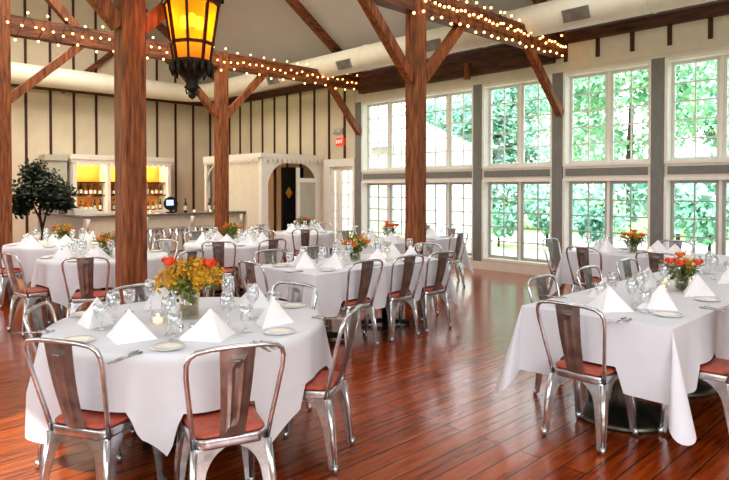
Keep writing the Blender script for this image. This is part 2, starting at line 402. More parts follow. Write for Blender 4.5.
# rake struts on the bar wall gable
timber('gable_strut', MB().bar((WX-.1, LY-.06, EAVE-.02), (RID_X+1, LY-.06, RZ-.68-.06), .10, .12).build('gable_strut', M['wood_x']), 'dark sloping timber under the ceiling on the gable wall behind the lantern', 'timber')
timber('gable_strut', MB().bar((3.45*U, LY-.09, hz(1.6)), (4.5*U, LY-.09, hz(2.55)), .12, .13).build('gable_strut', M['wood_x']), 'short dark diagonal timber on the gable wall above the round duct', 'timber')
# wall plates
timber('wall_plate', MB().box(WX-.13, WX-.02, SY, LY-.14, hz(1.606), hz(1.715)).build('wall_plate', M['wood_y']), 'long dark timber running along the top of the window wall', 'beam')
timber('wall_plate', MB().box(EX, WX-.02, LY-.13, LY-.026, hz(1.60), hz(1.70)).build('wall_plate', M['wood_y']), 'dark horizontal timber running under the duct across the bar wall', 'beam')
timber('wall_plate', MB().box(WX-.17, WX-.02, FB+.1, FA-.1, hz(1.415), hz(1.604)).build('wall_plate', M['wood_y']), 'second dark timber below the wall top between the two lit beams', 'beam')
timber('wall_bracket', MB().box(WX-.24, WX-.171, 4.55*U-.05, 4.55*U+.05, hz(1.36), hz(1.56)).build('wall_bracket', M['wood_z']), 'short dark timber block on the double wall beam right of the middle post', 'bracket')

# ------------------------------------------------------------------ air duct
DR = .158*U; dx, dy, dzz = 5.62*U, 10.12*U, hz(1.72)
root = empty('air_duct', (dx, 5, dzz)); tag(root, 'big round cream air duct running around the top of the room', 'duct')
pts = [(0, SY+.1-5, 0), (0, dy-.7-5, 0)] + [(-.7+.7*cos(a), dy-.7+.7*sin(a)-5, 0) for a in [R(15*i) for i in range(1, 7)]] + [(EX+.1-dx, dy-5, 0)]
MB().tube(pts, DR, 28).build('pipe', M['duct'], root)
for Y in (1.6, 2.75, 4.5, 6.0, 7.6, 9.1):
    g = MB(); y = Y*U*1.0-5
    a = R(205); cx, cz = DR*cos(a), DR*sin(a)
    mt = Matrix.Translation((cx, y, cz)) @ Matrix.Rotation(-(a-pi), 4, 'Y')
    g.box(-.02, .01, -.2, .2, -.09, .09, 0, mt)
    for k in range(6): g.box(-.028, -.02, -.18, .18, -.08+.028*k, -.068+.028*k, 1, mt)
    g.build('vent_grille', [M['grille'], M['grille']], root)
for Y in (.3, 2.1, 3.9, 5.7, 7.5, 9.2):
    ring = [(DR*1.012*cos(2*pi*k/28), Y*U-5, DR*1.012*sin(2*pi*k/28)) for k in range(28)]
    MB().tube(ring, .012, 5, closed=True).build('seam_ring', M['duct'], root)

# ------------------------------------------------------------------ string lights
def string_lights(x0, x1, y, nb, label):
    root = empty('string_lights', (x0, y, zb)); tag(root, label, 'string lights')
    rnd = random.Random(nb); pts = []; H = zt-zb+.03
    for k in range(nb):
        u = k/(nb-1); x = u*(x1-x0); ph = k % 4
        off = -.115 - rnd.random()*.02
        zz = (.03, H*.45, H+.03, H*.5)[ph] + rnd.uniform(-.035, .035)
        if ph == 2: off = rnd.uniform(-.1, 0)
        if ph == 0: zz = rnd.uniform(-.05, .03)
        pts.append((x, off, zz))
    MB().tube(pts, .004, 4).build('cable', M['black'], root)
    bm = MB().ball((0,0,0), .019, 0, 6).mesh('bulb', M['bulb'])
    for p in pts:
        o = bpy.data.objects.new('bulb', bm); C.objects.link(o); o.parent = root; o.location = (p[0], p[1]-.012, p[2]-.01)
    return root
string_lights(P2[0]-.2, WX-.12, FB, 84, 'warm fairy lights wound round the beam from middle post to windows')
string_lights(1.9*U, WX-.12, FA, 96, 'warm fairy lights wound along the long beam above the bar side post')
o = string_lights(EX+.6, 1.88*U, FA, 40, 'warm fairy lights on the beam at the far upper left')

# ------------------------------------------------------------------ hanging lantern
LX, LYY = 1.737*U, 3.19*U
root = empty('hanging_lantern', (LX, LYY, hz(.511))); tag(root, 'large black iron lantern with glowing amber glass panels hanging on a chain', 'lantern')
zr = lambda h: hz(h)-hz(.511)
z1, z2, z3, z4 = zr(1.056), zr(.826), zr(.723), zr(.637)
r1, r2, r3 = .225, .172, .148; NS = 8; off = R(6)
hexp = lambda r, z, k: (r*cos(off+2*pi*k/NS), r*sin(off+2*pi*k/NS), z)
for k in range(NS):
    a0, a1 = hexp(r1,z1,k), hexp(r1,z1,k+1); b0, b1 = hexp(r2,z2,k), hexp(r2,z2,k+1); c0, c1 = hexp(r3,z3,k), hexp(r3,z3,k+1)
    MB().add([a0,a1,b1,b0], [(0,3,2,1)]).build('glass_panel', M['amber'], root)
    MB().add([b0,b1,c1,c0], [(0,3,2,1)]).build('lower_glass_panel', M['amber_low'], root)
fr = MB()
for k in range(NS):
    fr.bar(hexp(r1+.006,z1,k), hexp(r2+.006,z2,k), .022, .022); fr.bar(hexp(r2+.006,z2,k), hexp(r3+.006,z3,k), .02, .02)
    for (r,z,w) in ((r1+.008,z1,.035),(r2+.006,z2,.022),(r3+.006,z3,.03)): fr.bar(hexp(r,z,k), hexp(r,z,k+1), .025, w)
fr.build('frame', M['iron'], root)
cr = MB(); cr.lathe([(r1+.035,z1+.02),(r1+.045,z1+.05),(r1-.02,z1+.09),(.14,z1+.17),(.07,z1+.28),(.03,z1+.34),(.001,z1+.36)], 8)
for k in range(18):
    a = 2*pi*k/18; cr.ball(((r1+.035)*cos(a), (r1+.035)*sin(a), z1+.05), .022, 0, 5)
cr.build('crown', M['iron'], root)
sk = MB()
sk.lathe([(r3+.02,z3),(r3+.015,z3-.03),(.12,z4+.03),(.06,z4-.02),(.05,z4-.06),(.07,z4-.09),(.03,z4-.12),(.012,z4-.14),(.012,.05),(.035,.04),(.03,.02),(.001,0)], 12)
for k in range(16):
    a = 2*pi*k/16; x, y = (r3+.02)*cos(a), (r3+.02)*sin(a)
    sk.tube([(x,y,z3-.01),(x*1.04,y*1.04,z3-.06),(x*.95,y*.95,z3-.11-.02*(k % 2))], [.018,.024,.006], 5)
for k in range(4):
    a = pi/2*k; sk.tube([(.02*cos(a),.02*sin(a),.1),(.06*cos(a),.06*sin(a),.075),(.045*cos(a),.045*sin(a),.04)], .008, 5)
sk.build('scrolled_skirt', M['iron'], root)
for a in (0, 2.1, 4.2):
    MB().ball((.07*cos(a), .07*sin(a), (z1+z2)/2+.02), .045, 0, 8, 1.3).build('light_bulb', M['lampglow'], root)
chn = MB(); zz = z1+.36; top = roof(LX) - hz(.511)
k = 0
while zz < top:
    a = (k % 2)*pi/2; ring = [(.022*cos(q)*cos(a), .022*cos(q)*sin(a), zz+.04+.04*sin(q)) for q in [2*pi*i/8 for i in range(8)]]
    chn.tube(ring, .006, 5, closed=True); zz += .066; k += 1
chn.build('chain', M['iron'], root)

# ------------------------------------------------------------------ exit sign and emergency lamp
root = empty('exit_sign', (WX-.05, 7.02*U, hz(.66))); tag(root, 'small red EXIT sign on the cream wall above the french doors', 'sign')
MB().box(-.03,.036,-.13,.13,.02,.19).build('housing', M['exit'], root)
cu = bpy.data.curves.new('lettering', 'FONT'); cu.body = 'EXIT'; cu.size = .11; cu.extrude = .002; cu.align_x = 'CENTER'; cu.align_y = 'CENTER'
o = bpy.data.objects.new('lettering', cu); C.objects.link(o); bpy.context.view_layer.update()
me_ = bpy.data.meshes.new_from_object(o.evaluated_get(bpy.context.evaluated_depsgraph_get())); bpy.data.objects.remove(o)
me_.materials.clear(); me_.materials.append(M['exit_text'])
o = bpy.data.objects.new('lettering', me_); C.objects.link(o); o.parent = root; o.location = (-.033, 0, .105); o.rotation_euler = (pi/2, 0, -pi/2)
root = empty('emergency_lamp', (WX-.05, 7.07*U, hz(.66)+.3)); tag(root, 'small grey emergency lamp box just above the red exit sign', 'lamp')
MB().box(-.02,.036,-.17,.17,0,.12).build('housing', M['louvre'], root)
for s_ in (-1,1): MB().lathe([(.04,0),(.05,.03),(.001,.04)], 10, 0, (-.05, s_*.09, .04)).build('lamp_head', M['china'], root)

# ------------------------------------------------------------------ vestibule with lattice frieze
VX, VY0, VY1, VZ = 5.21*U, 7.55*U, 9.15*U, hz(.534)
def valance(b, p0, p1, z, nd, m=0, drop=.09):
    p0 = Vector(p0); p1 = Vector(p1); dd = (p1-p0)/nd; nrm = Vector((dd.y,-dd.x,0)).normalized()*.012
    bq_ = Vector((dd.y,-dd.x,0)).normalized()*.011
    b.add([p0-bq_+Vector((0,0,z-.03)), p1-bq_+Vector((0,0,z-.03)), p1-bq_+Vector((0,0,z)), p0-bq_+Vector((0,0,z)), p0+bq_+Vector((0,0,z-.03)), p1+bq_+Vector((0,0,z-.03)), p1+bq_+Vector((0,0,z)), p0+bq_+Vector((0,0,z))], [(3,2,1,0),(4,5,6,7),(0,1,5,4),(1,2,6,5),(2,3,7,6),(3,0,4,7)], m)
    for k in range(nd):
        a = p0+dd*(k+.2); c_ = p0+dd*(k+.8); mm = (a+c_)/2
        vs = []
        for s_ in (-1,1):
            for q, zz in ((a,z),(c_,z),(c_,z-drop*.55),(mm,z-drop),(a,z-drop*.55)): vs.append((q.x+nrm.x*s_, q.y+nrm.y*s_, zz))
        b.add(vs, [(0,1,2,3,4),(9,8,7,6,5),(0,5,6,1),(1,6,7,2),(2,7,8,3),(3,8,9,4),(4,9,5,0)], m)
root = S(empty('wall_vestibule', (VX, VY0, 0)))
L = WX-.012-VX; W = VY1-VY0
b = MB(); b.box(0,.06, 0, W-.75, 0, VZ-.1)
for k in range(0, 22): b.box(-.006, 0, .04+k*.075, .052+k*.075, 0, VZ-.24) if .052+k*.075 < W-.78 else None
b.build('side_panel', M['ivory'], root)
b = MB()                                            # arch front, opening 0.16..0.95 of the face
ox0, ox1, oz = .17, L-.12, 2.06
b.box(0, ox0, -.06, 0, 0, VZ-.1); b.box(ox1, ox1+.07, -.06, 0, 0, VZ-.1); b.box(L-.05, L, -.06, 0, 0, VZ-.1); b.box(ox0, L-.05, -.06, 0, oz+.06, VZ-.1)
n_ = 10; rad = .52                                   # curved corner brackets
for s_, xc in ((1, ox0), (-1, ox1)):
    poly = [(xc, oz+.06)] + [(xc + s_*rad*(1-cos(q)), oz+.06-rad*1.15*(1-sin(q))) for q in [pi/2*i/n_ for i in range(n_+1)]]
    vs = [(x,-.05,z) for x,z in poly] + [(x,-.01,z) for x,z in poly]; N = len(poly)
    b.add(vs, [tuple(range(N)), tuple(reversed(range(N, 2*N)))] + [(i,(i+1) % N, N+(i+1) % N, N+i) for i in range(N)])
b.build('arch_panel', M['white'], root)
b = MB(); b.box(-.06, L, -.12, .04, VZ-.1, VZ); b.box(-.06, .04, .04, W, VZ-.1, VZ); b.box(.04, L, W-.1, W, VZ-.1, VZ); b.build('cornice', M['white'], root)
b = MB(); valance(b, (0,-.09,0), (L,-.09,0), VZ-.1, 13, 0, .13); valance(b, (-.04,W,0), (-.04,0,0), VZ-.1, 26, 0, .13); b.box(0,L,-.1,-.08,VZ-.14,VZ-.1); b.box(-.05,-.03,0,W,VZ-.14,VZ-.1)
b.build('lattice_frieze', M['white'], root)
b = MB(); b.box(-.02,.09,-.08,.05,0,VZ-.1); b.box(-.02,.09,W-.1,W,0,VZ-.1); b.build('corner_post', M['white'], root)
b = MB(); b.tube([(.03,W-.1,VZ-.6),(.03,W-.2,VZ-.35),(.03,W-.5,VZ-.18)], .03, 6); b.tube([(.03,W-.75,VZ-.6),(.03,W-.65,VZ-.35),(.03,W-.4,VZ-.18)], .03, 6); b.build('bracket', M['white'], root)
b = MB(); b.box(.06, L, -.06, W-.02, VZ-.13, VZ-.1); b.build('ceiling_board', M['ivory'], root)
# dark door within, with a yellow diamond notice
root = S(empty('door_2', (5.87*U, 7.9*U, 0)))
MB().box(0,.66,0,.05,0,2.05).build('door_leaf', M['dark_door'], root)
MB().add([(.20,-.012,1.28),(.31,-.012,1.43),(.20,-.012,1.58),(.09,-.012,1.43)], [(0,1,2,3)]).build('diamond_notice', M['yellow'], root)
# louvred half door leaning open at right of arch
root = S(empty('door_3', (VX+1.03, VY0-.005, 0)))
dw = ox1-1.03
b = MB(); b.box(-.03,.06,-.05,0,0,2.03); b.box(dw-.05,dw,-.05,0,0,1.78); b.box(.06,dw-.05,-.05,0,1.68,1.78); b.box(.06,dw-.05,-.05,0,0,.2); b.build('door_leaf', M['white'], root)
MB().box(.06,dw-.05,-.035,-.015,.2,1.68).build('louvre_panel', M['louvre'], root)

# ------------------------------------------------------------------ bar
BY, BZ = 8.0*U, hz(-.34)
bx0, bx1 = 2.86*U, VX-.01
root = empty('bar_counter', (bx0, BY, 0)); tag(root, 'cream beadboard bar counter with a dark slate top in front of the shelves', 'bar counter')
Lb = bx1-bx0
b = MB(); b.box(0, Lb, 0, .06, .1, BZ-.04)
for k in range(int(Lb/.09)): b.box(k*.09, k*.09+.012, -.005, 0, .12, BZ-.1)
b.build('front_panel', M['ivory'], root)
b = MB(); b.box(0, .06, .06, 2.9, .1, BZ-.04); b.build('side_panel', M['louvre'], root)
b = MB(); b.box(-.1, Lb, -.12, .62, BZ-.04, BZ); b.box(-.1, .55, .62, 2.95, BZ-.04, BZ); b.build('countertop', M['counter'], root)
MB().box(-.012, Lb, -.012, .02, 0, .1).build('plinth', M['white'], root)
for x in (.02, Lb*.33, Lb*.62, Lb-.12):
    MB().box(x-.05, x+.05, -.03, -.006, .1, BZ-.05).tube([(x,-.05,BZ-.3),(x,-.09,BZ-.2),(x,-.10,BZ-.06)], [.02,.035,.045], 8).build('corbel', M['white'], root)

def cabinet(x0, bays, bw, label):
    y = LY-.62; w = bays*bw+.09
    root = empty('backbar_cabinet', (x0, y, 0)); tag(root, label, 'cabinet')
    h = hz(.56); d_ = .55
    b = MB()
    for k in range(bays+1): b.box(k*bw, k*bw+.09, 0, d_, 0, h-.12)
    b.box(.09,w-.09,.001,d_,h-.16,h-.121); b.box(.09,w-.09,.02,d_-.001,.001,.95)
    b.build('carcass', M['white'], root)
    MB().box(-.06, w+.06, -.06, d_, h-.12, h).box(-.03, w+.03, -.03, d_-.01, h-.2, h-.12).build('crown_moulding', M['white'], root)
    for q in range(bays):
        u0, u1 = q*bw+.09, (q+1)*bw
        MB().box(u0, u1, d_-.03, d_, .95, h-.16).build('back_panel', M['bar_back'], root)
        b = MB(); valance(b, (u0,-.02,0), (u1,-.02,0), h-.2, 5, 0, .10); b.build('scalloped_valance', M['white'], root)
        for z in (1.36, 1.70): MB().box(u0, u1, .12, d_-.03, z-.02, z).build('shelf', M['iron'], root)
        for k in range(5): MB().ball((u0+.06+k*(bw-.21)/4, .07, h-.22), .028, 0, 6).build('spot_bulb', M['flame'], root)
    return root, y
BX0, BW = 3.50*U, .82
root, yy = cabinet(BX0, 3, BW, 'long cream bottle cabinet glowing orange behind the bar')
cabs = [(BX0+k*BW+.09, BW-.09, yy) for k in range(3)]
root = empty('tall_cupboard', (BX0-.55, LY-.45, 0)); tag(root, 'plain tall cream cupboard joined left of the lit bottle cabinet', 'cupboard')
MB().box(0,.47,0,.4,0,hz(.56)-.16).build('carcass', M['louvre'], root); MB().box(-.05,.47,-.05,.4,hz(.56)-.16,hz(.56)-.02).build('crown_moulding', M['louvre'], root)
# bottles
def bottle_mesh(h, r, m, neck=.4):
    b = MB(); b.lathe([(.001,0),(r,0),(r,h*.58),(r*.9,h*.66),(r*.36,h*.76),(r*.34,h*.97),(r*.4,h*.97),(r*.4,h),(.001,h)], 10)
    b.lathe([(r*1.02,h*.15),(r*1.03,h*.16),(r*1.03,h*.48),(r*1.02,h*.49)], 10, 1)
    return b.mesh('bottle', [m, M['label']])
bms = [bottle_mesh(.30,.038,M['bot_green']), bottle_mesh(.27,.042,M['bot_amber']), bottle_mesh(.29,.037,M['bot_clear']), bottle_mesh(.31,.036,M['bot_dark']), bottle_mesh(.23,.045,M['bot_amber'])]
kind_word = ['green glass', 'amber glass', 'pale glass', 'dark glass', 'squat amber']
rnd = random.Random(3)
for ci, (x0, w, yy) in enumerate(cabs):
    side = ('left', 'middle', 'right')[ci]
    for z, row in ((.95,'bottom'), (1.36,'upper')):
        for k in range(6):
            q = rnd.randrange(5)
            o = bpy.data.objects.new('bottle', bms[q]); C.objects.link(o); o.location = (x0+.07+k*(w-.14)/5, yy+.24+rnd.random()*.1, z+.002)
            tag(o, '%s bottle on the %s shelf in the %s bay of the lit bar cabinet' % (kind_word[q], row, side), 'bottle', '%s bottles, %s shelf, %s bay' % (kind_word[q], row, side))
# things on the counter
for px, q, ph in ((4.33*U, 3, 'dark bottle standing on the bar beside the round lit screen'), (4.72*U, 0, 'green bottle on the bar counter near the bar side post'), (4.82*U, 3, 'dark bottle on the bar counter just left of the bar side post')):
    o = bpy.data.objects.new('bottle', bms[q]); C.objects.link(o); o.location = (px, BY+.25, BZ); tag(o, ph, 'bottle')
root = empty('bar_terminal', (4.1*U, BY+.25, BZ), R(-25)); tag(root, 'dark rounded terminal with a pale lit screen on the bar counter', 'terminal')
MB().lathe([(.001,0),(.1,0),(.09,.02),(.03,.03),(.03,.1)], 14).build('base', M['black'], root)
b = MB(); b.add([(.15*cos(2*pi*k/20), -.02, .2+.15*sin(2*pi*k/20)) for k in range(20)] + [(.13*cos(2*pi*k/20), .05, .2+.13*sin(2*pi*k/20)) for k in range(20)],
      [tuple(range(20)), tuple(reversed(range(20,40)))] + [(k, 20+k, 20+(k+1) % 20, (k+1) % 20) for k in range(20)]); b.build('body', M['black'], root)
MB().box(-.09,.06,-.028,-.021,.16,.28).build('screen', M['screen'], root)
# flat tray stack at left of bar
root = empty('glass_rack', (bx0+.2, BY+.75, BZ)); tag(root, 'low pale glass rack on the left wing of the bar', 'rack')
MB().box(-.22,.25,-.2,.2,0,.02).box(-.22,.25,-.2,-.18,.02,.11).box(-.22,.25,.18,.2,.02,.11).box(-.22,-.2,-.18,.18,.02,.11).box(.23,.25,-.18,.18,.02,.11).build('tray', M['china'], root)

def votive():
    r = empty('votive_candle'); 
    MB().lathe([(.001,0),(.03,0),(.034,.01),(.036,.06),(.033,.06),(.03,.012)], 12).build('glass_cup', M['glass'], r)
    MB().lathe([(.001,.012),(.026,.012),(.026,.035),(.001,.037)], 10).ball((0,0,.045), .010, 0, 6, 1.5).build('candle', M['flame'], r)
    return r
vot = votive()
for X, ph in ((3.75,'left of the thick post'), (4.42,'beside the dark bottle'), (4.68,'near the bar side post')):
    place(vot, (X*U, BY+.12, BZ), 0, 'small glowing votive candle on the bar counter '+ph, 'candle')

# bar stools
root = empty('bar_stool'); h = .76
b = MB(); s_ = .155
def rsq(s, r, n=5):
    out = []
    for cx, cy, a0 in ((s-r,s-r,0),(-s+r,s-r,90),(-s+r,-s+r,180),(s-r,-s+r,270)):
        for i in range(n): a = R(a0+90*i/(n-1)); out.append((cx+r*cos(a), cy+r*sin(a)))
    return out
b.prism(rsq(.155,.04), h-.04, h).build('seat', M['steel'], root)
for sx in (-1,1):
    for sy in (-1,1):
        q = MB(); q.tube([(sx*.12,sy*.12,h-.04),(sx*.15,sy*.15,h-.2),(sx*.205,sy*.205,.0)], [.05,.032,.018], 6); q.build('leg', M['steel'], root)
b = MB()
for (x0,y0,x1,y1) in ((-1,-1,1,-1),(1,-1,1,1),(1,1,-1,1),(-1,1,-1,-1)): b.bar((x0*.182,y0*.182,.26),(x1*.182,y1*.182,.26),.008,.025)
b.build('footrest', M['steel'], root)
stool = root
for X, Y, ph in ((3.22,7.5,'leftmost, half behind the thick timber post'), (3.53,7.48,'just right of the thick timber post'), (3.87,7.45,'in the middle of the visible row'), (4.22,7.42,'beside the narrow bar side post')):
    place(stool, (X*U, Y*U, 0), 0, 'backless galvanised metal bar stool, '+ph, 'bar stool', 'metal stools along the bar')

# ------------------------------------------------------------------ foliage helper
def leaves(b, c, rad, n, size, rnd, m=0, shell=.55, sq=(1,1,1)):
    for _ in range(n):
        d = Vector((rnd.gauss(0,1), rnd.gauss(0,1), rnd.gauss(0,1))).normalized() * rad*(shell+(1-shell)*rnd.random())
        p = Vector(c) + Vector((d.x*sq[0], d.y*sq[1], d.z*sq[2]))
        u = Vector((rnd.gauss(0,1), rnd.gauss(0,1), rnd.gauss(0,1))).normalized(); v = u.orthogonal().normalized(); s_ = size*(.6+.8*rnd.random())
        b.add([p, p+u*s_*.5+v*s_*.3, p+u*s_, p+u*s_*.5-v*s_*.3], [(0,1,2,3)], m)
# potted ficus
rnd = random.Random(11)
root = empty('potted_tree', (2.45*U, 8.35*U, 0)); tag(root, 'dark leafy potted fig tree standing left of the bar', 'potted tree')
MB().lathe([(.001,0),(.17,0),(.22,.34),(.235,.34),(.235,.38),(.2,.38),(.19,.33),(.001,.33)], 18).build('pot', M['pot'], root)
b = MB(); b.tube([(0,0,.3),(.03,0,.7),(-.02,.02,1.0),(0,0,1.35)], [.035,.03,.026,.02], 7); b.tube([(.02,0,.75),(.12,.05,1.1),(.2,.05,1.45)], [.02,.016,.01], 6); b.tube([(.0,0,.9),(-.14,-.03,1.2),(-.22,0,1.45)], [.02,.015,.01], 6); b.build('trunk', M['bark'], root)
b = MB()
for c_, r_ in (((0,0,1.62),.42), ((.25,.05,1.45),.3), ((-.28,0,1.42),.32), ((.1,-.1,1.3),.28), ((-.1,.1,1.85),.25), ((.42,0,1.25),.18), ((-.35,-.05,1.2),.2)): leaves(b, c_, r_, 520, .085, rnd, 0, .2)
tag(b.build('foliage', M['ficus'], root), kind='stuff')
# lily bucket on bar
root = empty('flower_bucket', (bx0+.05, BY+1.3, BZ)); tag(root, 'zinc bucket of pale lilies on the left wing of the bar beside the fig tree', 'flower bucket')
MB().lathe([(.001,0),(.09,0),(.12,.30),(.13,.30),(.125,.27),(.1,.02)], 16).build('bucket', M['zinc'], root)
b = MB(); rnd = random.Random(5)
leaves(b, (0,0,.45), .22, 160, .12, rnd, 0, .2); b.build('leaves', M['ficus'], root)
for k in range(5):
    a = k*1.3; p = Vector((.17*cos(a), .17*sin(a), .42+.05*(k % 3))); b = MB()
    for j in range(6):
        q = 2*pi*j/6; u = Vector((cos(q), sin(q), .5))*.08; v = Vector((-sin(q), cos(q), 0))*.02
        b.add([p, p+u*.6+v, p+u, p+u*.6-v], [(0,1,2,3)])
    b.build('lily', M['label'], root)

# ------------------------------------------------------------------ dining chair
def make_chair(name):
    root = empty(name)
    # seat pan with curled skirt
    out = []
    for (x, y) in rsq(.178, .06, 6): out.append((x*(1 - .06*(y < 0)), y))
    b = MB(); n = len(out)
    levels = [(.90,.427),(.985,.427),(1.0,.420),(1.0,.390),(.985,.383)]
    for s_, z in levels: b.v += [(x*s_, y*s_, z) for x, y in out]
    for i in range(len(levels)-1):
        for k in range(n): b.f.append([i*n+k, (i+1)*n+k, (i+1)*n+(k+1) % n, i*n+(k+1) % n]); b.mi.append(0); b.sm.append(True)
    b.f.append(list(range(n))); b.mi.append(0); b.sm.append(False)
    b.f.append(list(reversed(range((len(levels)-1)*n, len(levels)*n)))); b.mi.append(0); b.sm.append(False)
    b.build('seat', M['steel'], root)
    # cushion
    b = MB(); lv = [(.90,.428),(.955,.433),(.96,.441),(.92,.449),(.75,.455),(.4,.457),(.02,.457)]
    for s_, z in lv: b.v += [(x*s_, y*s_, z) for x, y in out]
    for i in range(len(lv)-1):
        for k in range(n): b.f.append([i*n+k, i*n+(k+1) % n, (i+1)*n+(k+1) % n, (i+1)*n+k]); b.mi.append(0); b.sm.append(True)
    b.build('cushion', M['cushion'], root)
    # legs : folded sheet, wide arched shoulders tapering to the foot
    for sx in (-1, 1):
        for sy in (-1, 1):
            q = MB(); zs = [.390,.380,.365,.345,.32,.29,.255,.19,.1,.02]; rows = []
            for z in zs:
                u = min(1, (.390-z)/.135); wdt = .036 + .119*(1-math.sqrt(max(0, 1-(1-u)**2)))
                if z < .255: wdt = .036 - .016*(.255-z)/.255
                tt = (.390-z)/.390; cx = .170 + .022*tt + .006*sin(pi*tt); cy = .170 + (.045 if sy < 0 else .04)*tt + .006*sin(pi*tt)
                rc = .014 + .012*(1-tt)
                prof = [(cx-wdt-rc, cy), (cx-rc, cy), (cx-rc*.3, cy-rc*.3), (cx, cy-rc), (cx, cy-wdt-rc)]
                th = .004; inner = [(cx-wdt-rc, cy-th), (cx-rc-th*.3, cy-th), (cx-rc*.3-th, cy-rc*.3-th), (cx-th, cy-rc-th*.3), (cx-th, cy-wdt-rc)]
                rows.append([(x*sx, y*sy, z) for x, y in prof + inner[::-1]])
            m_ = 10
            for r_ in rows: q.v += r_
            for i in range(len(rows)-1):
                for k in range(m_):
                    f_ = [i*m_+k, i*m_+(k+1) % m_, (i+1)*m_+(k+1) % m_, (i+1)*m_+k]
                    if sx*sy < 0: f_.reverse()
                    q.f.append(f_); q.mi.append(0); q.sm.append(k in (1,2))
            # raised centre rib and foot
            q.tube([(sx*.165,sy*.165,.385),(sx*.182,sy*.191,.2),(sx*.186,sy*.206,.03)], [.017,.015,.011], 6)
            q.tube([(sx*.188,sy*.208,.045),(sx*.190,sy*.211,0)], [.017,.013], 8)
            q.build('leg', M['steel'], root)
    # tubular back frame
    P = [(-.166,-.150,.39),(-.176,-.172,.48),(-.194,-.205,.61),(-.210,-.236,.73),(-.211,-.251,.785),(-.200,-.262,.818),(-.172,-.270,.838),(-.11,-.275,.847),(0,-.278,.850)]
    P = P + [(-x,y,z) for x,y,z in P[-2::-1]]
    MB().tube(P, .0115, 8).build('back_frame', M['steel'], root)
    # splat
    b = MB(); nx, nz = 9, 14
    for j in range(nz+1):
        v = j/nz; z = .424 + v*(.844-.424); yb = -.172 - .104*v - .012*sin(pi*v); hw = .055 + .024*v
        for i in range(nx+1):
            u = -1+2*i/nx; x = u*hw; em = 0
            if .12 < v < .88 and abs(u) < .5: em = .005
            if .18 < v < .82 and abs(u) < .3: em = -.001
            b.v.append((x, yb - .010*(1-u*u) - em, z))
    for j in range(nz):
        for i in range(nx): k = j*(nx+1)+i; b.f.append([k,k+1,k+nx+2,k+nx+1]); b.mi.append(0); b.sm.append(False)
    b.tube([(-.022,-.288,.79),(.022,-.288,.79)], .005, 5)
    b.build('backrest', M['steel_dark'], root)
    return root
chair = make_chair('dining_chair')
nchair = 0
def put_chair(X, Y, fx, fy, label, group):
    # (X,Y) in eye heights = centre of the chair; (fx,fy) = facing
    rz = math.atan2(fy, fx) - pi/2
    return place(chair, (X*U, Y*U, 0), rz, label, 'chair', group)

# ------------------------------------------------------------------ tables and cloths
TZ = .745
def table_disc(name):
    root = empty(name)
    MB().lathe([(.001,0),(.29,0),(.295,.02),(.27,.04),(.12,.075),(.075,.11),(.055,.2),(.05,.6),(.07,.66),(.12,.7),(.001,.7)], 28).build('pedestal', M['bronze'], root)
    return root
def table_cross(name):
    root = empty(name)
    MB().tube([(0,0,.05),(0,0,.70)], .04, 14).build('column', M['black'], root)
    for k in range(4):
        a = pi/2*k+pi/4; MB().bar((.03*cos(a),.03*sin(a),.05),(.27*cos(a),.27*sin(a),.03),.06,.045).build('foot', M['black'], root)
    return root
def seat_cap(lat, d):      # how far (0..1) a chair seat holds the cloth up here
    q = abs(lat)
    return 1 if q < .175 else (0 if q > .225 else (.225-q)/.05)
def cloth_round(cx, cy, r, S_, z, seed, label, seats=()):
    rnd = random.Random(seed); N = 200; K = 14; b = MB(); rings = []
    ph = [rnd.random()*6.28 for _ in range(4)]; rot = rnd.random()*1.2+.2 if seed != 1 else R(30)
    b.v.append((0,0,0))
    def ring(fn): 
        i0 = len(b.v)
        for k in range(N): b.v.append(fn(2*pi*k/N))
        rings.append(i0)
    for rr in (.3,.7,.97): ring(lambda a: (r*rr*cos(a), r*rr*sin(a), 0))
    ring(lambda a: (r*cos(a), r*sin(a), -.004))
    for j in range(1, K+1):
        t_ = j/K
        def fn(a):
            q = a-rot; c_ = max(abs(cos(q)), abs(sin(q))); drop = min(S_/c_, S_*1.14) - r
            hold = 0
            for sa, sd in seats:
                da = (a-sa+pi) % (2*pi) - pi
                if abs(da) < 1: hold = max(hold, seat_cap(r*sin(da), sd))
            drop = drop*(1-hold) + min(drop, TZ-.475)*hold
            d_ = drop*t_; amp = .052*min(1, d_/.30)*(.7+.6*(drop/(S_-r)-1))
            rad = r + .012 + d_*.03 + amp*(sin(9*a+ph[0])*.6 + sin(5*a+ph[1])*.5 + sin(14*a+ph[2])*.25)
            return (rad*cos(a), rad*sin(a), -.006-d_*.985)
        ring(fn)
    for k in range(N): b.f.append([0, rings[0]+k, rings[0]+(k+1) % N]); b.mi.append(0); b.sm.append(True)
    for i in range(len(rings)-1):
        for k in range(N): b.f.append([rings[i]+k, rings[i+1]+k, rings[i+1]+(k+1) % N, rings[i]+(k+1) % N]); b.mi.append(0); b.sm.append(True)
    o = b.build('tablecloth', M['cloth'], None, (cx,cy,z)); return tag(o, label, 'tablecloth')
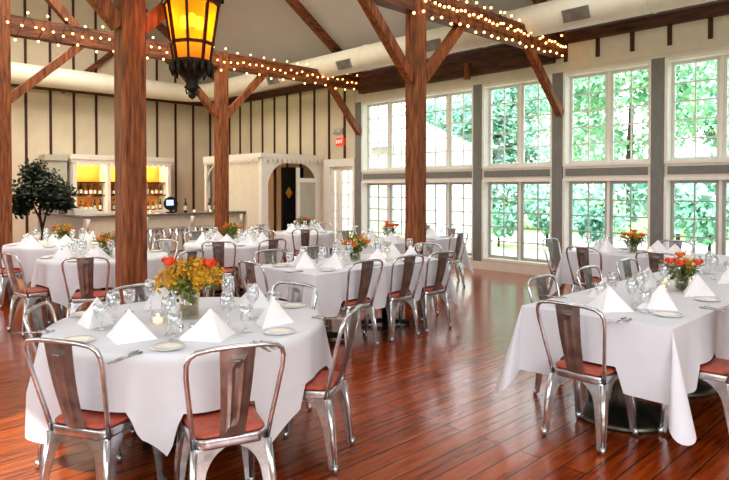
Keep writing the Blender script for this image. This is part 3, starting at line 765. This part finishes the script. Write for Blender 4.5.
def cloth_rect(cx, cy, ax, ay, drop, z, seed, label, corner=.30, cdrop=1.38, seats=()):
    rnd = random.Random(seed); b = MB(); loop = []     # loop of (x,y, cornerflag phi, cornerdir, s)
    ne, nc = 30, 18; s_acc = 0
    corners = [(1,1),(-1,1),(-1,-1),(1,-1)]
    edges = [((ax,-ay),(ax,ay),(1,0)), ((ax,ay),(-ax,ay),(0,1)), ((-ax,ay),(-ax,-ay),(-1,0)), ((-ax,-ay),(ax,-ay),(0,-1))]
    for ei in range(4):
        (x0,y0),(x1,y1),nr = edges[ei]; ln = math.hypot(x1-x0, y1-y0); n = max(16, int(ln/.025))
        for i in range(n+1):
            u = i/n; loop.append((x0+(x1-x0)*u, y0+(y1-y0)*u, nr, None, s_acc+u*ln, u*ln, ln))
        s_acc += ln; cx_, cy_ = corners[ei]
        for i in range(1, nc): loop.append((x1, y1, (cx_,cy_), pi/2*i/nc, s_acc, 0, 0))
    N = len(loop); K = 12; b.v.append((0,0,0)); rings = []
    for rr in (.5, .985):
        rings.append(len(b.v)); b.v += [(x*rr, y*rr, 0) for x,y,*_ in loop]
    ph = [rnd.random()*6.28 for _ in range(3)]
    for j in range(0, K+1):
        t_ = j/K; rings.append(len(b.v))
        for x, y, nr, phi, s_, e, ln in loop:
            if phi is None:
                hold = 0
                for (sn, sc_) in seats:
                    if sn == nr: hold = max(hold, seat_cap((cx+x if nr[0] == 0 else cy+y)-sc_, 0))
                d_ = (drop*(1-hold)+min(drop, TZ-.475)*hold)*t_; fall = min(1, e/.25, (ln-e)/.25)
                off = .006 + d_*.06 + fall*d_*.10*(sin(s_*7+ph[0])*.5+sin(s_*13+ph[1])*.35)
                b.v.append((x+nr[0]*off, y+nr[1]*off, -.003-d_))
            else:
                w_ = sin(2*phi); L_ = drop*t_*(1+(cdrop-1)*w_**1.3)
                dg = Vector((nr[0], nr[1]))/1.4142; pp = Vector((-dg.y, dg.x))
                o_ = dg*(L_*corner*w_+.006) - pp*(L_*.13*sin(4*phi))*1
                b.v.append((x+o_.x, y+o_.y, -.003-L_))
    for k in range(N): b.f.append([0, rings[0]+k, rings[0]+(k+1) % N]); b.mi.append(0); b.sm.append(False)
    for i in range(len(rings)-1):
        for k in range(N): b.f.append([rings[i]+k, rings[i+1]+k, rings[i+1]+(k+1) % N, rings[i]+(k+1) % N]); b.mi.append(0); b.sm.append(i > 2)
    o = b.build('tablecloth', M['cloth'], None, (cx,cy,z)); return tag(o, label, 'tablecloth')
disc_t = table_disc('square_table'); MB().box(-.44,.44,-.44,.44,.70,.738).build('tabletop', M['bark'], disc_t)
cross_s = table_cross('square_dining_table'); MB().box(-.44,.44,-.44,.44,.70,.738).build('tabletop', M['bark'], cross_s)
cross_r = table_cross('round_table'); MB().lathe([(.001,.70),(.48,.70),(.48,.738),(.001,.738)], 40).build('tabletop', M['bark'], cross_r)

# ------------------------------------------------------------------ tableware
def napkin_obj():
    b = MB(); A = (0,.02,.155); L_ = (-.15,.05,0); R_ = (.15,.05,0); F = (.01,-.10,0); Bk = (0,.12,0)
    def tri(p, q, r, n=5, puff=.012):
        p, q, r = map(Vector, (p,q,r)); nm = (q-p).cross(r-p).normalized(); i0 = len(b.v); idx = {}
        for i in range(n+1):
            for j in range(n+1-i):
                u, v = i/n, j/n; w_ = 1-u-v; idx[i,j] = len(b.v); b.v.append(tuple(p*w_+q*u+r*v + nm*puff*27*u*v*w_))
        for i in range(n):
            for j in range(n-i):
                b.f.append([idx[i,j], idx[i+1,j], idx[i,j+1]]); b.mi.append(0); b.sm.append(True)
                if j < n-i-1: b.f.append([idx[i+1,j], idx[i+1,j+1], idx[i,j+1]]); b.mi.append(0); b.sm.append(True)
    tri(A, L_, F); tri(A, F, R_); tri(A, R_, Bk, puff=.005); tri(A, Bk, L_, puff=.005)
    # folded underlayer
    tri((0,.028,.135), (-.165,.07,0), (-.01,-.085,0), puff=.003)
    return b.build('napkin', M['napkin'])
def lathe_obj(name, prof, m, n=18): return MB().lathe(prof, n).build(name, m)
nap = napkin_obj()
plate = lathe_obj('side_plate', [(.001,.004),(.045,.004),(.052,.009),(.082,.015),(.084,.013),(.05,.002),(.001,0)], M['china'], 26)
wine = lathe_obj('wine_glass', [(.001,.002),(.036,.002),(.030,.006),(.006,.012),(.0045,.085),(.012,.095),(.033,.118),(.040,.145),(.037,.175),(.031,.205),(.0295,.205),(.035,.17),(.037,.145),(.030,.12),(.008,.100)], M['glass'], 16)
gob = lathe_obj('water_goblet', [(.001,.002),(.034,.002),(.028,.007),(.010,.016),(.009,.045),(.014,.055),(.030,.070),(.036,.10),(.038,.145),(.0365,.145),(.033,.10),(.026,.075),(.006,.062)], M['glass'], 16)
def cutlery():
    k = empty('table_knife'); MB().box(-.009,.009,.09,.22,0,.002).prism([(-.009,.09),(.009,.09),(.008,.19),(.0,.215),(-.009,.20)],.002,.0035).build('blade', M['silver'], k); MB().tube([(0,0,.004),(0,.04,.006),(0,.09,.004)],[.004,.006,.004],6).build('handle', M['silver'], k)
    f = empty('table_fork'); MB().tube([(0,0,.004),(0,.06,.005),(0,.13,.006)],[.006,.004,.003],6).build('handle', M['silver'], f)
    q = MB(); q.prism([(-.004,.12),(.004,.12),(.012,.14),(.012,.155),(-.012,.155),(-.012,.14)],.005,.007)
    for i in range(4): q.box(-.012+i*.0072,-.0095+i*.0072,.155,.195,.005,.007)
    q.build('tines', M['silver'], f)
    return k, f
knife, fork = cutlery()
sh = empty('shaker')
MB().lathe([(.001,0),(.017,0),(.02,.01),(.019,.04),(.014,.055)], 12).build('glass_body', M['glass'], sh); MB().lathe([(.015,.054),(.016,.066),(.010,.076),(.001,.078)], 12).build('cap', M['silver'], sh)

def bouquet(kind):
    rnd = random.Random(kind*13+2); root = empty('flower_arrangement')
    vr, vh = (.06, .15) if kind == 1 else (.05, .11)
    MB().lathe([(.001,.002),(vr,.002),(vr,vh),(vr-.004,vh),(vr-.004,.012),(.001,.012)], 20).build('vase', M['vase'], root)
    b = MB(); b.lathe([(.001,.013),(vr-.006,.013),(vr-.006,vh*.8),(.001,vh*.8)], 14); b.build('stems', M['water'] if kind == 1 else M['leaf'], root)
    R_ = {1:.17, 2:.13, 3:.15}[kind]; cz = vh + R_*.45
    b = MB(); leaves(b, (0,0,cz-.02), R_*.9, 130 if kind == 1 else 200, .045, rnd, 0, .2, (1,1,.7)); 
    for k in range(10):
        a = rnd.random()*6.28; l_ = R_*(1.0+.4*rnd.random()); b.tube([(0,0,vh*.7),(l_*.5*cos(a),l_*.5*sin(a),cz),(l_*cos(a),l_*sin(a),cz+.08*rnd.random())], .003, 4)
    b.build('leaves', M['leaf'], root)
    b = MB()
    for k in range(40 if kind == 1 else 12):
        a = rnd.random()*6.28; e = rnd.uniform(-.15,1.2); rr = R_*rnd.uniform(.75,1.15); c_ = (rr*cos(a)*cos(e), rr*sin(a)*cos(e), cz + rr*.6*sin(e))
        leaves(b, c_, .045 if kind == 1 else .03, 26 if kind == 1 else 16, .026, rnd, 0, .1)
    tag(b.build('filler_blooms', M['gold'], root), kind='stuff')
    spots = {1:[(-.09,-.10,.12,'rose'),(.13,-.02,.10,'rose'),(.03,.12,.08,'orange')], 2:[(-.11,-.06,.06,'rose'),(-.05,-.10,.05,'rose'),(.09,-.07,.05,'rose'),(.02,.08,.09,'orange')],
             3:[(-.11,-.06,.03,'orange'),(-.05,-.12,.0,'orange'),(.11,-.06,.02,'orange'),(.03,.11,.05,'rose')]}[kind]
    for x, y, z, m in spots:
        q = MB(); c_ = Vector((x,y,cz+z)); rr = .034 if kind == 1 else .03
        q.ball(c_, rr*.8, 0, 7, .9)
        for ring_, cnt in ((.55,4),(.85,6)):
            for k in range(cnt):
                a = 2*pi*k/cnt+ring_*3; u = Vector((cos(a), sin(a), .25)); v = Vector((-sin(a), cos(a), 0))
                q.add([c_+u*rr*ring_-Vector((0,0,rr*.5)), c_+u*rr*(ring_+.35)+v*rr*.5, c_+u*rr*(ring_+.25)+Vector((0,0,rr*.7)), c_+u*rr*(ring_+.35)-v*rr*.5], [(0,1,2,3)], 0, True)
        q.build('rose', M[m], root)
    return root
bq = {k: bouquet(k) for k in (1,2,3)}

def setting(x, y, dx_, dy_, tbl, who, full, inset=.20, seed=0):
    """(x,y) metres: point on the table rim; (dx_,dy_) outward; items laid inward"""
    rnd = random.Random(seed); rz = math.atan2(dy_, dx_) + pi/2
    tx, ty = -dy_, dx_                       # to the sitter's left when looking inward is (dy,-dx)
    def at(ins, lat): return (x - dx_*ins + tx*lat, y - dy_*ins + ty*lat, TZ+.001)
    j = lambda a: rnd.uniform(-a, a)
    L = '%s place, %s' % (who, tbl.replace('the ', '', 1))
    g = 'place settings on %s' % tbl
    place(nap, at(inset+.04, j(.02)), rz+j(.35), 'pointed white napkin, '+L, 'napkin', g)
    place(plate, at(.13, -.22), 0, 'small white plate, '+L, 'plate', g)
    place(wine, at(.40+j(.03), .12+j(.02)), 0, 'stemmed wine glass, '+L, 'wine glass', g)
    place(gob, at(.33+j(.02), .21+j(.02)), 0, 'footed water goblet, '+L, 'goblet', g)
    if full:
        place(knife, at(.08, .19), rz+j(.1)+pi, 'steel knife, '+L, 'knife', g)
        place(fork, at(.06, .225), rz+j(.1)+pi, 'steel fork, '+L, 'fork', g)

UU = 1/U
# chairs drawn in to each table: (centre X, centre Y, facing x, facing y, label)
def round_set(cx, cy, r, S_, seed, tbl, dirs, full, bk, table_label, cloth_label, cloth_seed, lights=3):
    X, Y = cx*U, cy*U
    place(cross_r, (X, Y, 0), R(20), table_label, 'table', 'round tables')
    cross = None
    cloth_round(X, Y, r, S_, TZ, cloth_seed, cloth_label, [(R(a), cd) for a, _w, cd, cl in dirs if cl])
    for i, (a, who, chair_d, clabel) in enumerate(dirs):
        dx_, dy_ = cos(R(a)), sin(R(a))
        setting(X+dx_*r, Y+dy_*r, dx_, dy_, tbl, who, full, seed=seed*20+i)
        if clabel:
            put_chair(cx+dx_*(r+chair_d)*UU, cy+dy_*(r+chair_d)*UU, -dx_, -dy_, clabel, 'metal dining chairs')
    for k in range(lights):
        a = seed+2.1*k; place(vot, (X+.2*cos(a), Y+.2*sin(a), TZ+.001), 0, 'glowing votive candle on %s' % tbl, 'candle', 'votives on %s' % tbl)
    place(bq[bk[0]], (X+bk[1], Y+bk[2], TZ+.001), bk[3], bk[4], 'flower arrangement')

# ---- front round table
CL = 'metal chair with red seat, '
T = 'the front round table'
dirs = [(251.5,'nearest',.09,CL+'back to the viewer at the front round table'),
        (207,'near left',-.06,CL+'at the near left of the front round table'),
        (146,'far left',-.20,CL+'tucked at the far left of the front round table'),
        (303,'near right',-.04,CL+'side on at right of the front round table'),
        (8,'right',-.15,'pale metal chair with narrow back, right rear of the front round table'),
        (85,'far',-.22,CL+'behind the glasses of the front round table')]
round_set(1.174, 2.179, .775, 1.14, 1, T, dirs, True, (1, .02, .05, R(-44), 'tall vase of golden blooms with red roses on the front round table'),
          'round table under white cloth in front of the thick timber post', 'white cloth draped over the front round table', 1, 2)
place(sh, (1.0*U, 1.95*U-.04, TZ+.001), 0, 'silver topped glass shaker on the front round table, left of the pair', 'shaker', 'shakers')
place(sh, (1.03*U, 1.925*U-.04, TZ+.001), 0, 'silver topped glass shaker on the front round table, right of the pair', 'shaker', 'shakers')

# ---- round tables at the back left
def far_dirs(spec, tbl): return [(a, w, d, (CL+c+' of '+tbl.replace('the ','',1)) if c else None) for a, w, d, c in spec]
T = 'the round table behind the front post'
round_set(1.84, 4.74, .70, 1.10, 2, T, far_dirs([(240,'nearest',.2,'at the near side'),(186,'left',.06,'at the left side'),(292,'near right',.3,'beside the post'),(20,'right',.02,'at the right side'),(45,'far right',.1,None),(100,'far',.1,None),(145,'far left',.1,None)], T), False,
          (3, 0, -.1, 0, 'orange and red flowers on the round table behind the front post'), 'round table under white cloth behind the thick front post', 'white cloth on the round table left of the thick front post', 4, 1)
T = 'the rear left round table'
round_set(1.95, 6.10, .70, 1.08, 3, T, far_dirs([(200,'left',.1,'at the left side'),(262,'near',.0,None),(320,'near right',.12,'at the near right side'),(20,'right',.1,'at the right side'),(80,'far',.1,None),(140,'far left',.1,None)], T), False,
          (3, 0, -.1, 1, 'orange flowers on the rear left round table near the fig tree'), 'round table under white cloth near the far left post', 'white cloth on the rear left round table near the fig tree', 5, 1)
T = 'the round table near the bar'
round_set(3.17, 5.05, .68, 1.06, 4, T, far_dirs([(228,'left',.12,'at the left side'),(268,'nearest',.1,'at the near side'),(330,'right',.1,None),(30,'far right',.1,'at the far right'),(90,'far',.12,'at the far side'),(150,'far left',.12,'at the far left')], T), False,
          (3, 0, .05, 2, 'red and white flowers on the round table near the bar'), 'round table under white cloth in front of the bar side post', 'white cloth on the round table in front of the bar side post', 6, 1)
T = 'the round table near the archway'
round_set(4.58, 5.72, .53, .95, 5, T, far_dirs([(232,'nearest',.1,'at the near side'),(180,'left',.14,'at the left side'),(305,'right',.14,'at the right side'),(110,'far left',.14,'at the far left'),(30,'far right',.12,'at the far right')], T), False,
          (3, 0, 0, 3, 'red flowers on the round table near the white archway'), 'round table under white cloth near the white archway', 'white cloth on the round table near the white archway', 7, 1)

def long_set(cx, cy, nx, ny, half, drop, seed, tbl, seats, full, proto, fl, cloth_label, table_word, corner=.3, cdrop=1.38):
    """nx,ny: number of square tables along x or y"""
    for i in range(nx):
        for j in range(ny):
            x = cx*U + (i-(nx-1)/2)*2*half; y = cy*U + (j-(ny-1)/2)*2*half
            k = i+j; wd = ['leftmost','second','third'] if nx+ny > 3 else ['first','second']
            place(proto, (x, y, 0), 0, 'square pedestal table under white cloth, %s %s' % (['first','second','third'][k], table_word), 'table', 'square tables pushed together')
    ax, ay = nx*half, ny*half
    cloth_rect(cx*U, cy*U, ax+.005, ay+.005, drop, TZ, seed, cloth_label, corner, cdrop,
      [({'-y':(0,-1),'+y':(0,1),'-x':(-1,0),'+x':(1,0)}[sd_], Xc*U) for Xc, sd_, _w, _o, ch_ in seats if ch_])
    for i, (X, side, who, off, ch) in enumerate(seats):
        # side: '-y','+y','-x','+x'; X is the coordinate along that side
        dd = {'-y':(0,-1),'+y':(0,1),'-x':(-1,0),'+x':(1,0)}[side]
        if dd[0] == 0: px, py = X*U, cy*U+dd[1]*ay
        else: px, py = cx*U+dd[0]*ax, X*U
        setting(px, py, dd[0], dd[1], tbl, who, full, seed=seed*31+i)
        if ch: put_chair((px+dd[0]*off)*UU, (py+dd[1]*off)*UU, -dd[0]+random.uniform(-.06,.06), -dd[1]+random.uniform(-.06,.06), ch, 'metal dining chairs')
    for k in range(3):
        place(vot, (cx*U+(k-1)*.33*(nx > ny)+.12, cy*U+(k-1)*.33*(ny > nx)+.1*(k % 2), TZ+.001), 0, 'glowing votive candle on %s' % tbl, 'candle', 'votives on %s' % tbl)
    place(bq[fl[0]], (fl[1]*U, fl[2]*U, TZ+.001), fl[3], fl[4], 'flower arrangement')

# ---- long table at front right
T = 'the long table at front right'
long_set(3.28, 1.115, 3, 1, .465, .42, 11, T,
  [(1.12,'-x','left end',-.01,CL+'at the left end of '+T),
   (2.78,'+y','far side first',-.04,'pale metal chair at the far side, first from left, front right table'),
   (3.30,'+y','far side second',-.03,'pale metal chair at the far side of the front right table, second along'),
   (3.82,'+y','far side third',-.03,'pale metal chair at the far side of the front right table, third along'),
   (2.72,'-y','near side first',.02,CL+'cut off by the right edge, front right table'),
   (3.20,'-y','near side second',.04,None), (3.75,'-y','near side third',.04,None), (4.12,'+y','far side last',.04,None)], True, disc_t,
  (2, 3.29, 1.08, R(-50), 'red roses in a green leafy vase on the front right table'), 'white cloth with hanging corner points on the front right table', 'of the front right row', .30, 1.38)
# ---- table by the windows
T = 'the table beside the windows'
long_set(4.97, 1.83, 1, 2, .46, .40, 12, T,
  [(2.14,'-x','room side far',.13,CL+'farther room side one, '+T), (1.62,'-x','room side near',.13,CL+'nearer room side one, '+T),
   (1.86,'+x','window side near',.12,CL+'on the window side of '+T), (2.3,'+x','window side far',.12,None), (4.95,'+y','far end',.16,CL+'seen edge on at far end, '+T)], False, disc_t,
  (2, 4.93, 1.98, R(-60), 'small vase of red roses on the table beside the windows'), 'white cloth on the table beside the windows', 'beside the windows')
# ---- middle long table
T = 'the long table in the middle'
long_set(2.93, 3.10, 2, 1, .47, .40, 13, T,
  [(2.63,'-y','near side first',-.08,CL+'leftmost of three at '+T), (3.03,'-y','near side second',-.08,CL+'middle of three at '+T), (3.38,'-y','near side third',-.08,CL+'rightmost of three at '+T),
   (3.10,'-x','left end',.10,CL+'facing right at left end, '+T), (2.58,'+y','far side first',.05,'pale metal chair at the far side of the middle long table, first from left'),
   (2.98,'+y','far side second',.05,'pale metal chair at the far side of the middle long table, behind the glasses'), (3.35,'+y','far side third',.05,None),
   (3.17,'+x','right end',.14,'pale metal chair at the right end of the middle long table')], True, cross_s,
  (3, 3.0, 3.16, R(-30), 'orange flowers in a green leafy vase on the middle long table'), 'white cloth with draped corners on the long middle table', 'of the middle row', .3, 1.4)
# ---- table behind middle post
T = 'the table behind the middle post'
long_set(4.62, 4.18, 2, 1, .46, .42, 14, T,
  [(4.95,'-y','near right',.0,CL+'near right, '+T), (4.3,'-y','near left',.06,None), (4.3,'+y','far left',.06,CL+'far left, '+T), (4.9,'+y','far right',.06,None), (4.18,'+x','right end',.06,CL+'window end, '+T)], False, cross_s,
  (2, 4.45, 4.2, 0, 'small flowers on the table behind the middle post'), 'white cloth on the table partly hidden by the middle post', 'behind the middle post')
# small lamp with a beige shade and grey caddy on that table
root = empty('table_lamp', (4.62*U, 3.98*U, TZ+.001)); tag(root, 'little table lamp with a wide beige shade just right of the middle post', 'lamp')
MB().lathe([(.001,0),(.06,0),(.055,.015),(.012,.03),(.010,.22)], 14).build('base', M['bronze'], root); MB().lathe([(.15,.20),(.16,.20),(.13,.30),(.12,.30)], 20).build('lamp_shade', M['shade'], root)
root = empty('menu_box', (5.12*U, 4.3*U, TZ+.001)); tag(root, 'small grey upright box on the table right of the middle post', 'box')
MB().box(-.07,.07,-.05,.05,0,.16).build('body', M['zinc'], root); MB().box(-.075,.075,-.055,.055,.16,.175).build('lid', M['grille'], root)

# ------------------------------------------------------------------ outside
GX = WX + D
S(MB().box(GX+.0, 120, -60, 110, -.35, -.05).build('ground_lawn', M['lawn']))
S(MB().box(GX, GX+3.6, -8, 30, -.05, -.02).build('ground_patio', M['patio']))
S(MB().box(GX+4.8, GX+9.4, -40, 60, -.05, -.03).build('ground_drive', M['patio']))
S(MB().box(-80, EX-.35, -60, 110, -.35, -.05).build('ground_west', M['lawn']))
# white marquee
root = empty('marquee', (GX+4.2, 13.2, -.02)); tag(root, 'white marquee with a sloping roof outside the windows behind the middle post', 'marquee')
mx, my = 4.6, 14.0
b = MB(); vs = [(-.2,-.4,2.9),(mx+.2,-.4,2.9),(mx+.2,my,2.9),(-.2,my,2.9),(mx/2,2.6,4.7),(mx/2,my-3,4.7)]
b.add(vs, [(0,1,4),(1,2,5,4),(2,3,5),(3,0,4,5),(3,2,1,0)]); b.build('roof', M['tent'], root)
b = MB(); b.box(0,.03,0,my-.2,0,2.9)
for k in range(14): b.box(-.012,0,0,my-.2,.2*k,.2*k+.012,1)
b.build('side_wall', [M['siding'], M['sash_backlit']], root); MB().box(.03,mx,0,.03,0,2.9).build('end_wall', M['tent'], root)
for y in (0, 3.5, 7, 10.5):
    MB().box(-.1,-.02,y,y+.08,0,2.9).build('pole', M['white'], root)
# trees and shrubs
def make_tree(name, m, seed, h, r, n):
    rnd = random.Random(seed); root = empty(name)
    MB().tube([(0,0,-.1),(.1,0,h*.3),(-.05,.1,h*.6),(0,0,h*.8)], [.22,.17,.12,.05], 8).build('trunk', M['bark'], root)
    b = MB()
    for k in range(13):
        a = rnd.random()*6.28; rr = r*rnd.uniform(.2,.75); c_ = (rr*cos(a), rr*sin(a), h*rnd.uniform(.28,.92)); leaves(b, c_, r*rnd.uniform(.35,.55), n//13, .30, rnd, 0, .5)
    tag(b.build('foliage', m, root), kind='stuff'); return root
t1 = make_tree('garden_tree', M['tree'], 1, 9, 3.6, 6500); t2 = make_tree('garden_tree_dark', M['tree2'], 2, 8, 3.3, 6500)
t2.name = 'broadleaf_tree'
rnd = random.Random(21); nt = 0
for i in range(21):
    y = -20 + i*4.3; x = GX + 18 + (0, 15, 7.5)[i % 3]
    tr = (t1, t2)[i % 2]
    o = place(tr, (x, y, 0), rnd.random()*6, '%s leafy tree beyond the lawn outside the windows' % ('light green' if i % 2 == 0 else 'darker green'), 'tree', 'trees beyond the lawn, %s' % ('light' if i % 2 == 0 else 'dark'))
    s_ = (1.0, 1.45, 1.2)[i % 3]*rnd.uniform(.97, 1.05); o.scale = (s_, s_, s_*(1.15 if i % 3 == 0 else .95))
def make_shrub(m, seed):
    rnd = random.Random(seed); root = empty('garden_shrub'); b = MB()
    for k in range(5): leaves(b, (rnd.uniform(-.3,.3), rnd.uniform(-.3,.3), rnd.uniform(.35,1.2)), .42, 160, .16, rnd, 0, .4)
    tag(b.build('foliage', m, root), kind='stuff'); MB().tube([(0,0,-.1),(0,0,.9)], .04, 6).build('stem', M['bark'], root); return root
s1 = make_shrub(M['tree2'], 4)
for i, (x, y, k) in enumerate(((3.9,-.5,1),(4.6,1.6,.8),(4.2,3.0,1.1),(5.2,4.4,1.0),(4.0,6.4,.9),(5.0,8.3,1.1),(4.2,9.3,.8),(7.5,2.4,1.6),(8,6.0,1.5),(4.4,-2.6,1.2))):
    o = place(s1, (GX+x, y, 0), i*1.3, 'rounded green shrub growing outside the windows beyond the paving', 'shrub', 'shrubs outside the windows'); o.scale = (k,k,k*1.15)

for hy0, hy1, ph in ((-24, -6, 'outside the rightmost windows'), (-5.6, 8.5, 'behind the shrubs outside the right windows'), (9, 30, 'beyond the white marquee')):
    rnd = random.Random(int(hy0)); b = MB(); y = hy0
    while y < hy1:
        leaves(b, (0, y-hy0, 1.2+.3*sin(y)), 1.25, 190, .30, rnd, 0, .35, (.8,1,1)); y += .75
    o = b.build('garden_hedge', M['tree2'], None, (GX+11.2, hy0, -.05)); tag(o, 'long loose green hedge '+ph, 'hedge', None, 'stuff')

# ------------------------------------------------------------------ light
w = bpy.data.worlds.new('World'); sc.world = w; w.use_nodes = True; nt = w.node_tree
bg = nt.nodes['Background']; sk = nt.nodes.new('ShaderNodeTexSky'); sk.sky_type = 'HOSEK_WILKIE'; sk.sun_direction = (-.55, -.3, .78); sk.turbidity = 5; sk.ground_albedo = .5
mxn = nt.nodes.new('ShaderNodeMixRGB'); mxn.inputs[0].default_value = .72; mxn.inputs[2].default_value = (.92,.96,1,1); nt.links.new(sk.outputs[0], mxn.inputs[1]); nt.links.new(mxn.outputs[0], bg.inputs[0]); bg.inputs[1].default_value = 4.6
def lamp(name, typ, loc, energy, col, size=1, size_y=None, rot=(0,0,0), spread=None):
    l = bpy.data.lights.new(name, typ); l.energy = energy; l.color = col
    if typ == 'AREA':
        l.shape = 'RECTANGLE'; l.size = size; l.size_y = size_y or size
        if spread: l.spread = spread
    elif typ == 'POINT': l.shadow_soft_size = size
    elif typ == 'SUN': l.angle = R(1)
    o = bpy.data.objects.new(name, l); C.objects.link(o); o.location = loc; o.rotation_euler = rot; return o
s_ = lamp('sun', 'SUN', (0,0,20), 5.5, (1,.97,.9)); s_.rotation_euler = Vector((.60,.25,-.72)).to_track_quat('-Z','Y').to_euler()
# daylight portals at the window bays help the sky reach inside
for i in range(7):
    y = (pil[i]+pil[i+1])/2*U
    l = lamp('window_portal', 'AREA', (WX+D+.06, y, (Z_SILL+Z_UT)/2), 1, (1,1,1), Z_UT-Z_SILL, .95*U, (0, R(90), 0)); l.data.cycles.is_portal = True
# added fill lights high under the roof, no fixtures there
lamp('roof_fill', 'AREA', (2.4, 2.2, 5.3), 60, (1,.96,.92), 4, 4)
lamp('roof_fill', 'AREA', (6.4, 3.0, 4.9), 50, (1,.97,.94), 3, 3)
lamp('roof_fill', 'AREA', (4.2, 8.0, 6.0), 250, (1,.93,.83), 5, 4, (R(38), 0, 0))
lamp('roof_fill', 'AREA', (3.5, 12.6, 5.6), 240, (1,.89,.74), 4, 3)
# added soft fill from behind the viewer, the wall there is solid
lamp('rear_fill_light', 'AREA', (.8, -3.0, 2.2), 185, (.95,.97,1), 4, 2.4, (R(80), 0, R(-12)))
#lamp('ceiling_wash', 'AREA', (3.5, 7.5, 2.9), 0.1, (1,.95,.9), 1)
for x0, w_, yy in cabs:
    lamp('shelf_lamp_fill', 'POINT', (x0+w_/2, yy+.2, 2.06), 24, (1,.52,.16), .06); lamp('shelf_lamp_fill', 'POINT', (x0+w_/2, yy-.05, 1.35), 5, (1,.75,.45), .05)  # upper lamp lights the cabinet; weak lower one is added shelf fill
lamp('lantern_lamp', 'POINT', (LX, LYY, hz(.95)), 11, (1,.50,.14), .05)
#lamp('vestibule_lamp', 'POINT', (VX+.8, VY0+.5, 2.0), 6, (1,.85,.65), .1)

# ------------------------------------------------------------------ camera
cam = bpy.data.cameras.new('camera'); co = bpy.data.objects.new('camera', cam); C.objects.link(co)
co.location = (0, 0, U); co.rotation_euler = (R(89), 0, R(-44.3))
cam.sensor_width = 36; cam.lens = 610/729*36; cam.shift_y = -(51-10.65)/729; cam.clip_end = 300
sc.camera = co
sc.view_settings.view_transform = 'Standard'; sc.view_settings.look = 'Medium High Contrast'; sc.view_settings.exposure = 0
sc.cycles.use_denoising = True
sc.cycles.max_bounces = 10; sc.cycles.diffuse_bounces = 4; sc.cycles.transparent_max_bounces = 24
sc.cycles.sample_clamp_indirect = 8; sc.cycles.caustics_reflective = False; sc.cycles.caustics_refractive = False
